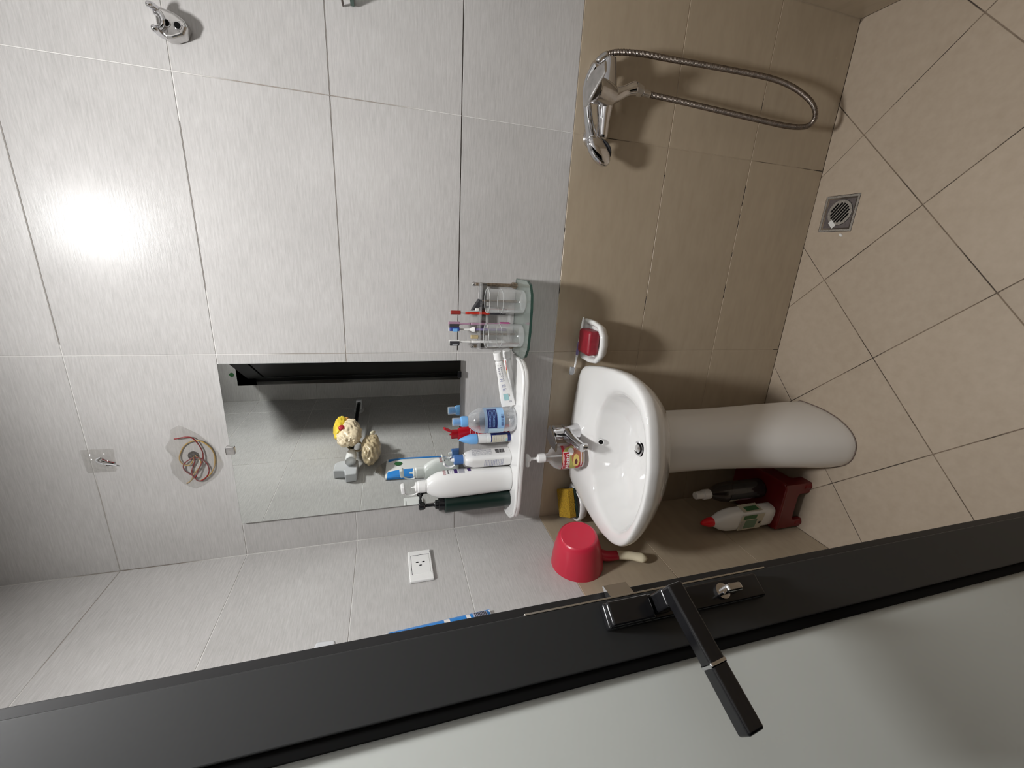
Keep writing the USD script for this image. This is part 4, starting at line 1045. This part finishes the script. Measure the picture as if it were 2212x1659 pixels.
hh = spline([(1.3345, -0.048, 0.867), (1.317, -0.038, 0.8755), (1.277, -0.033, 0.881), (1.25, -0.036, 0.8775), (1.211, -0.045, 0.873), (1.183, -0.056, 0.870), (1.160, -0.068, 0.869)], 40)
hs.part("handle", sweep(hh, np.r_[0.0085, np.linspace(0.0095, 0.0125, 29), np.linspace(0.0125, 0.0165, 10)], 20, 0.85), "chrome", smooth=True, world=True)
HC = np.array((1.164, -0.068, 0.871))
hd = np.array((-0.050, 0.004, -0.052))
hd /= np.linalg.norm(hd)
hl = []
for s, a, c in ((-0.006, 0.012, 0.008), (0.004, 0.0185, 0.013), (0.02, 0.0235, 0.0165), (0.04, 0.0250, 0.017), (0.058, 0.0215, 0.0145), (0.072, 0.0135, 0.0095), (0.0775, 0.004, 0.003)):
    e = sellipse(0, 0, a, c, 2.2, 36)
    Rh = frame((0.55, -0.75, -0.35), np.cross(hd, (0.55, -0.75, -0.35)))
    xax = np.cross(hd, (0.3, -0.9, 0.1))
    xax /= np.linalg.norm(xax)
    yax = np.cross(xax, hd)
    c0 = HC + hd * s
    hl.append(c0 + e[:, :1] * xax + e[:, 1:] * yax)
hs.part("spray_head", loft(hl), "chrome", "rounded spray head", smooth=60, world=True)
fdir = np.array((0.0, 0.45, -0.9))
fdir -= hd * fdir.dot(hd)
fdir /= np.linalg.norm(fdir)
fc = HC + hd * 0.040 + fdir * 0.0165
hs.part("spray_face", mv(hull(np.vstack([np.array((x, y, 0)) + BALL * 0.003 for x, y in sellipse(0, 0, 0.021, 0.027, 2.0, 24)])), fc, frame(np.cross(hd, fdir), hd)), "print_dark", "dark spray face", smooth=60, world=True)

# ---------------------------------------------------------------- floor drain
fd = Thing("floor_drain", "square dark floor drain with a round slotted grate in the corner under the mixer", "floor drain", (1.0557, -0.0908, 0))
fr = sbox(1.0025, -0.143, 1.109, -0.0385)
c2 = (1.0585, -0.0925)
rd = Polygon(sellipse(c2[0], c2[1], 0.0385, 0.0385, 2, 64))
fd.part("frame", extrude(fr.difference(fr.buffer(-0.006)), 0.006, -0.006), "drain_light", "pale rim", world=True)
fd.part("pan", extrude(fr.buffer(-0.006).difference(rd), 0.005, -0.007), "drain_grey", world=True)
slots = []
for k in range(-3, 4):
    hw_ = math.sqrt(max(0.0285 ** 2 - (k * 0.0082) ** 2, 0)) if abs(k) < 4 else 0
    sl_ = sbox(-0.0021, -hw_, 0.0021, hw_).buffer(0.0009)
    slots.append(affinity.translate(affinity.rotate(affinity.translate(sl_, k * 0.0082, 0), 52, origin=(0, 0)), *c2))
from shapely import union_all
grate = rd.buffer(-0.001).difference(union_all(slots))
fd.part("grate", extrude(grate, 0.004, -0.0045), "drain_light", "round slotted grate", world=True)
fd.part("sump", extrude(rd, 0.004, -0.0145), "black", world=True)
single("white_scrap", mv(hull(sellipse(0, 0, 0.007, 0.004, 2, 12).tolist() and np.c_[np.vstack([sellipse(0, 0, 0.0075, 0.004, 2, 12), sellipse(0, 0, 0.006, 0.003, 2, 12)]), np.r_[np.zeros(12), np.full(12, 0.003)]]), (0.9905, -0.117, 0.0002), rz(0.9)), "off_white_plastic", "tiny white scrap lying on the floor beside the drain", "scrap", smooth=30)
single("white_sticker", mv(rbox(-0.012, 0.012, -0.007, 0.007, 0, 0.0012, 0.0005, 1), (1.0245, -0.0775, -0.0007), rz(0.75)), "off_white_plastic", "white sticker on the edge of the floor drain grate", "sticker")

# ---------------------------------------------------------------- red stool under the sink and the cleaning bottles on it
st = Thing("red_step_stool", "low dark red plastic stool on the floor left of the sink pedestal", "stool", (0.095, -0.155, 0))
prof_ = sbox(0.012, 0, 0.183, 0.113).difference(sbox(0.052, -0.02, 0.132, 0.036).buffer(0.012)).difference(sbox(0, -1, 1, 0))
body = mv(extrude(prof_, 0.012, 0), (0, -0.252, 0), frame((1, 0, 0), (0, 0, 1)))
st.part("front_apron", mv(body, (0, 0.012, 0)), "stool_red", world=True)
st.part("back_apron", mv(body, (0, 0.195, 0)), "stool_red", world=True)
sp_ = sbox(-0.24, 0, -0.057, 0.108).difference(sbox(-0.2, -0.02, -0.1, 0.036).buffer(0.012)).difference(sbox(-1, -1, 1, 0))
for x in (0.012, 0.172):
    st.part("side_apron", mv(extrude(sp_, 0.011, 0), (x, 0, 0), frame((0, 1, 0), (0, 0, 1))), "stool_red", world=True)
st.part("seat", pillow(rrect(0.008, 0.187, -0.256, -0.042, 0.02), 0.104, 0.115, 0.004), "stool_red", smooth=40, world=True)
for x in (0.026, 0.168):
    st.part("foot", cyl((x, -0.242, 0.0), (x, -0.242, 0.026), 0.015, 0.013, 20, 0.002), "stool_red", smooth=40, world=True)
b = Thing("toilet_cleaner_bottle", "white cleaner bottle with a pointed red cap standing on the red stool", "bottle", (0.0535, -0.2165, 0.1155), rz(math.radians(-8)))
lo3 = [(0.037, 0.022, 0), (0.040, 0.0245, 0.004), (0.0405, 0.025, 0.05), (0.0405, 0.025, 0.165), (0.038, 0.0245, 0.190), (0.030, 0.0215, 0.215), (0.019, 0.0165, 0.233), (0.0135, 0.0135, 0.243)]
b.part("body", loft([np.c_[sellipse(0, 0, a, c, 3.2, 56), np.full(56, z)] for a, c, z in lo3]), "white_plastic", smooth=50)
b.part("cap", lathe([(0, 0.2432), (0.0155, 0.2432), (0.0160, 0.247), (0.0150, 0.260), (0.0115, 0.270), (0.0080, 0.279), (0.0055, 0.285), (0, 0.287)], 28), "cap_red", "pointed red cap", smooth=35)


def flat_on(x0, x1, z0, z1, y):
    return mv(patch(x0, x1, -(z1 - z0) / 2, (z1 - z0) / 2, 0, 2), (0, y, (z0 + z1) / 2), frame((1, 0, 0), (0, 0, 1)))


b.part("label", flat_on(-0.032, 0.032, 0.052, 0.150, -0.0254), "cream_label", "pale printed label")
b.part("label_panel", flat_on(-0.026, 0.010, 0.078, 0.128, -0.0258), "sage")
b.part("label_panel", flat_on(0.014, 0.031, 0.085, 0.140, -0.0258), "print_green")
b.part("label_mark", flat_on(-0.012, -0.002, 0.058, 0.068, -0.0258), "print_dark")
for k in range(4):
    b.part("fine_print", mv(bars(-0.028, 0.012, -0.001, 0.001, 0, 12, 200 + k, 0.7), (0, -0.0258, 0.132 + k * 0.004), frame((1, 0, 0), (0, 0, 1))), "print_grey", kind="stuff")
for side in (1,):
    b.part("label_panel", mv(patch(-0.018, 0.018, -0.04, 0.04, 0, 2), (0.0409, 0.0, 0.10), frame((0, 1, 0), (0, 0, 1))), "cream_label")
    b.part("label_panel", mv(patch(-0.014, 0.006, -0.03, 0.025, 0, 2), (0.0413, 0.0, 0.10), frame((0, 1, 0), (0, 0, 1))), "print_green")
b = Thing("dark_spray_bottle", "see through dark bottle with a white cap behind the white cleaner on the stool", "bottle", (0.122, -0.158, 0.1155))
b.part("bottle", lathe([(0, 0), (0.030, 0), (0.034, 0.004), (0.034, 0.15), (0.031, 0.175), (0.022, 0.20), (0.0145, 0.212), (0.014, 0.222), (0, 0.222)], 40), "dim_plastic", smooth=40)
b.part("cap", lathe([(0, 0.220), (0.0165, 0.220), (0.017, 0.224), (0.017, 0.246), (0.0135, 0.250), (0.0130, 0.276), (0.011, 0.279), (0, 0.279)], 28), "white_plastic", "white cap", smooth=30)
lab = b.part("label", wrap(patch(-0.026, 0.008, 0.045, 0.155, 0.0004), 0.034), "print_dark", "dark label with a pink edge", smooth=True)
b.part("label_panel", wrap(patch(-0.026, -0.014, 0.115, 0.155, 0.0008, 6), 0.034), "cream_label", smooth=True, under=lab)
b.part("label_panel", wrap(patch(-0.026, -0.014, 0.060, 0.113, 0.0008, 6), 0.034), "mauve", smooth=True, under=lab)
b.part("contents", lathe([(0, 0.003), (0.030, 0.003), (0.0318, 0.006), (0.0318, 0.085), (0, 0.085)], 32), "print_dark", "dark liquid", smooth=40)

# ---------------------------------------------------------------- things on the left wall behind the door (seen in the mirror)
tr = Thing("towel_rail", "dark towel rail between two pale brackets on the left wall, seen in the mirror", "towel rail", (0.03, -0.8, 1.54))
tr.part("rail", sweep([(0.055, -1.15, 1.545), (0.055, -0.8, 1.545), (0.055, -0.47, 1.545)], 0.0085, 14, 1.2), "gloss_black", smooth=True, world=True)
tr.part("bracket", mv(pillow(Polygon(sellipse(0, 0, 0.055, 0.027, 2.4, 48)), 0, 0.018, 0.006, 60), (0.0004, -1.16, 1.548), frame((0, 1, 0), (0, 0, 1))), "grey_plastic", "pale oval bracket", smooth=50, world=True)
tr.part("socket", rbox(0.016, 0.070, -1.158, -1.128, 1.530, 1.560, 0.003), "grey_plastic", smooth=40, world=True)
tr.part("bracket_cap", sweep([(0.055, -0.540, 1.541), (0.055, -0.533, 1.541), (0.055, -0.52, 1.541), (0.055, -0.50, 1.541), (0.055, -0.448, 1.541)], [0.004, 0.014, 0.0185, 0.0205, 0.0205], 24), "white_plastic", "round ended white rail socket", smooth=True, world=True)
arm = Polygon([(-0.50, 1.515), (-0.382, 1.515), (-0.378, 1.556), (-0.415, 1.562), (-0.42, 1.603), (-0.482, 1.603), (-0.50, 1.585)]).buffer(-0.006).buffer(0.006)
tr.part("bracket", mv(pillow(affinity.translate(arm, 0, 0), 0, 0.034, 0.005, 80), (0.0004, 0, 0), frame((0, 1, 0), (0, 0, 1))), "grey_plastic", "pale stepped bracket", smooth=50, world=True)


def crumple(c, s, seed, sub=4, amp=0.35, fold=7.0):
    m = trimesh.creation.icosphere(sub)
    v = m.vertices
    n = meshkit.fbm(v * 1.6 + seed, 4, seed) - 0.5
    f = np.abs(np.sin(fold * (v[:, 1] + 0.6 * v[:, 2] + n)))
    v = v * (1 + amp * n + 0.10 * (f - 0.5))[:, None]
    m.vertices = v * np.array(s) + np.array(c)
    return m


bag = Thing("yellow_plastic_bag", "crumpled yellow and peach plastic bag hung on the towel rail, seen in the mirror", "plastic bag", (0.08, -0.66, 1.55))
bag.part("crumpled_film", crumple((0.110, -0.605, 1.553), (0.038, 0.115, 0.050), 2, 4, 0.5, 9.0), "bag_peach", smooth=35, world=True)
bag.part("printed_flap", crumple((0.112, -0.655, 1.592), (0.037, 0.105, 0.028), 5, 3, 0.3), "bag_yellow", "bright yellow printed fold", smooth=35, world=True)
bag.part("printed_flap", crumple((0.118, -0.700, 1.575), (0.020, 0.05, 0.016), 9, 3, 0.3), "bag_orange", "orange printed fold", smooth=35, world=True)
bag.part("printed_flap", crumple((0.143, -0.585, 1.580), (0.010, 0.018, 0.013), 11, 3, 0.3), "bag_red", "dark red printed patch", smooth=35, world=True)
bag = Thing("tan_plastic_bag", "knotted tan see through bag hung below the yellow bag, seen in the mirror", "plastic bag", (0.07, -0.56, 1.49))
bag.part("crumpled_film", crumple((0.062, -0.535, 1.466), (0.045, 0.100, 0.037), 21, 4, 0.5), "bag_tan", smooth=35, world=True)
bag.part("knot", sweep(spline([(0.08, -0.62, 1.468), (0.088, -0.645, 1.458), (0.085, -0.655, 1.45)], 10), [0.006, 0.008, 0.009, 0.01, 0.01, 0.009, 0.008, 0.007, 0.005, 0.002], 12), "cream_plastic", smooth=True, world=True)
bag.part("handle_loop", sweep(spline([(0.066, -0.58, 1.505), (0.0705, -0.585, 1.55), (0.055, -0.59, 1.562), (0.0395, -0.59, 1.55), (0.046, -0.585, 1.505)], 30), 0.005, 8, 0.5), "bag_tan", smooth=True, world=True)
pk = Thing("blue_white_packet", "blue and white foil packet hanging on the left wall behind the door", "packet", (0.02, -0.44, 1.3))


def packet_x(y, z):
    """Thickness of the packet's front at (y, z)."""
    a = np.clip(1 - ((y + 0.437) / 0.079) ** 2, 0, 1)
    b_ = np.clip((z - 1.158) / 0.035, 0, 1) * np.clip((1.41 - z) / 0.06, 0, 1)
    return 0.008 + 0.020 * np.sqrt(a) * np.sqrt(b_)


def packet_strip(y0, y1, z0, z1, off, ny=10, nz=24):
    ys, zs = np.linspace(y0, y1, ny + 1), np.linspace(z0, z1, nz + 1)
    v = np.array([(packet_x(np.array(y), np.array(z)) + off, y, z) for z in zs for y in ys])
    f = []
    for i in range(nz):
        for j in range(ny):
            a = i * (ny + 1) + j
            f += [(a, a + 1, a + ny + 2), (a, a + ny + 2, a + ny + 1)]
    return trimesh.Trimesh(v, np.array(f), process=False)


def askew(m):
    m = tm(m).copy()
    m.apply_translation((0, 0.357, -1.158))
    m.apply_transform(trimesh.transformations.rotation_matrix(0.05, (1, 0, 0)))
    m.apply_translation((0, -0.357, 1.158))
    return m


front = packet_strip(-0.516, -0.358, 1.158, 1.412, 0.0)
back_ = front.copy()
back_.vertices[:, 0] = 0.004
back_.invert()
edge = hull(np.vstack([front.vertices, back_.vertices]))
pk.part("pouch", askew([front, bx(0.0025, 0.009, -0.516, -0.358, 1.158, 1.412)]), "white_plastic", smooth=40, world=True)
pk.part("clear_header", askew(mv(extrude(Polygon([(-0.51, 1.412), (-0.364, 1.412), (-0.40, 1.436), (-0.425, 1.452), (-0.445, 1.452), (-0.475, 1.436)]), 0.003, 0.004), (0, 0, 0), frame((0, 1, 0), (0, 0, 1)))), "clear_tape", "clear hanging header", world=True)
pk.part("blue_band", askew(packet_strip(-0.5155, -0.480, 1.158, 1.404, 0.0006, 6)), "packet_blue", "blue band", smooth=True, world=True)
pk.part("blue_band", askew(packet_strip(-0.394, -0.3585, 1.158, 1.404, 0.0006, 6)), "packet_blue", "blue band", smooth=True, world=True)
pk.part("blue_edge", askew(bx(0.0022, 0.0098, -0.358, -0.3572, 1.158, 1.404)), "packet_blue", world=True)
pk.part("pale_patch", askew(packet_strip(-0.385, -0.3582, 1.168, 1.205, 0.001, 4, 6)), "print_lilac", smooth=True, world=True)
for k in range(8):
    pk.part("barcode", askew(packet_strip(-0.384, -0.3582, 1.171 + k * 0.004, 1.173 + k * 0.004, 0.0014, 4, 2)), "print_dark", kind="stuff", world=True)
pk.part("pale_patch", askew(packet_strip(-0.385, -0.3582, 1.212, 1.222, 0.001, 4, 4)), "label_white", world=True)
pk.part("pale_patch", askew(packet_strip(-0.385, -0.3582, 1.262, 1.276, 0.001, 4, 4)), "label_white", world=True)
gd = disc(0, 0, 0.016, 0.016, 0)
pk.part("green_emblem", askew(mv(gd, (0.0292, -0.437, 1.362), frame((0, 1, 0), (0, 0, 1)))), "mark_green", "round dark green emblem", world=True)
pk.part("hanging_nail", cyl((0.0, -0.435, 1.447), (0.014, -0.435, 1.449), 0.002, n=10), "dull_chrome", world=True)
single("green_wall_plug", cyl((0.158, ROOM_Y - 0.002, 2.2135), (0.158, ROOM_Y + 0.003, 2.2135), 0.011, n=24), "mark_green", "small dark green disc on the wall above the doorway, seen in the mirror", "wall plug", smooth=30)
# scuffs on the pedestal
for (x0, y0, z0, sx, sz) in ((0.374, -0.2826, 0.398, 0.006, 0.009), (0.425, -0.245, 0.055, 0.002, 0.012)):
    d = np.array((x0 - 0.3425, y0 + 0.165, 0))
    d /= np.linalg.norm(d)
    sink.part("scuff", mv(hull(np.vstack([np.c_[sellipse(0, 0, sx, sz, 2, 14), np.zeros(14)], np.c_[sellipse(0, 0, sx, sz, 2, 14) * 0.8, np.full(14, 0.0006)]])), (x0, y0, z0), frame(np.cross((0, 0, 1), d), (0, 0, 1))), "scuff", "dark scuff mark", world=True)
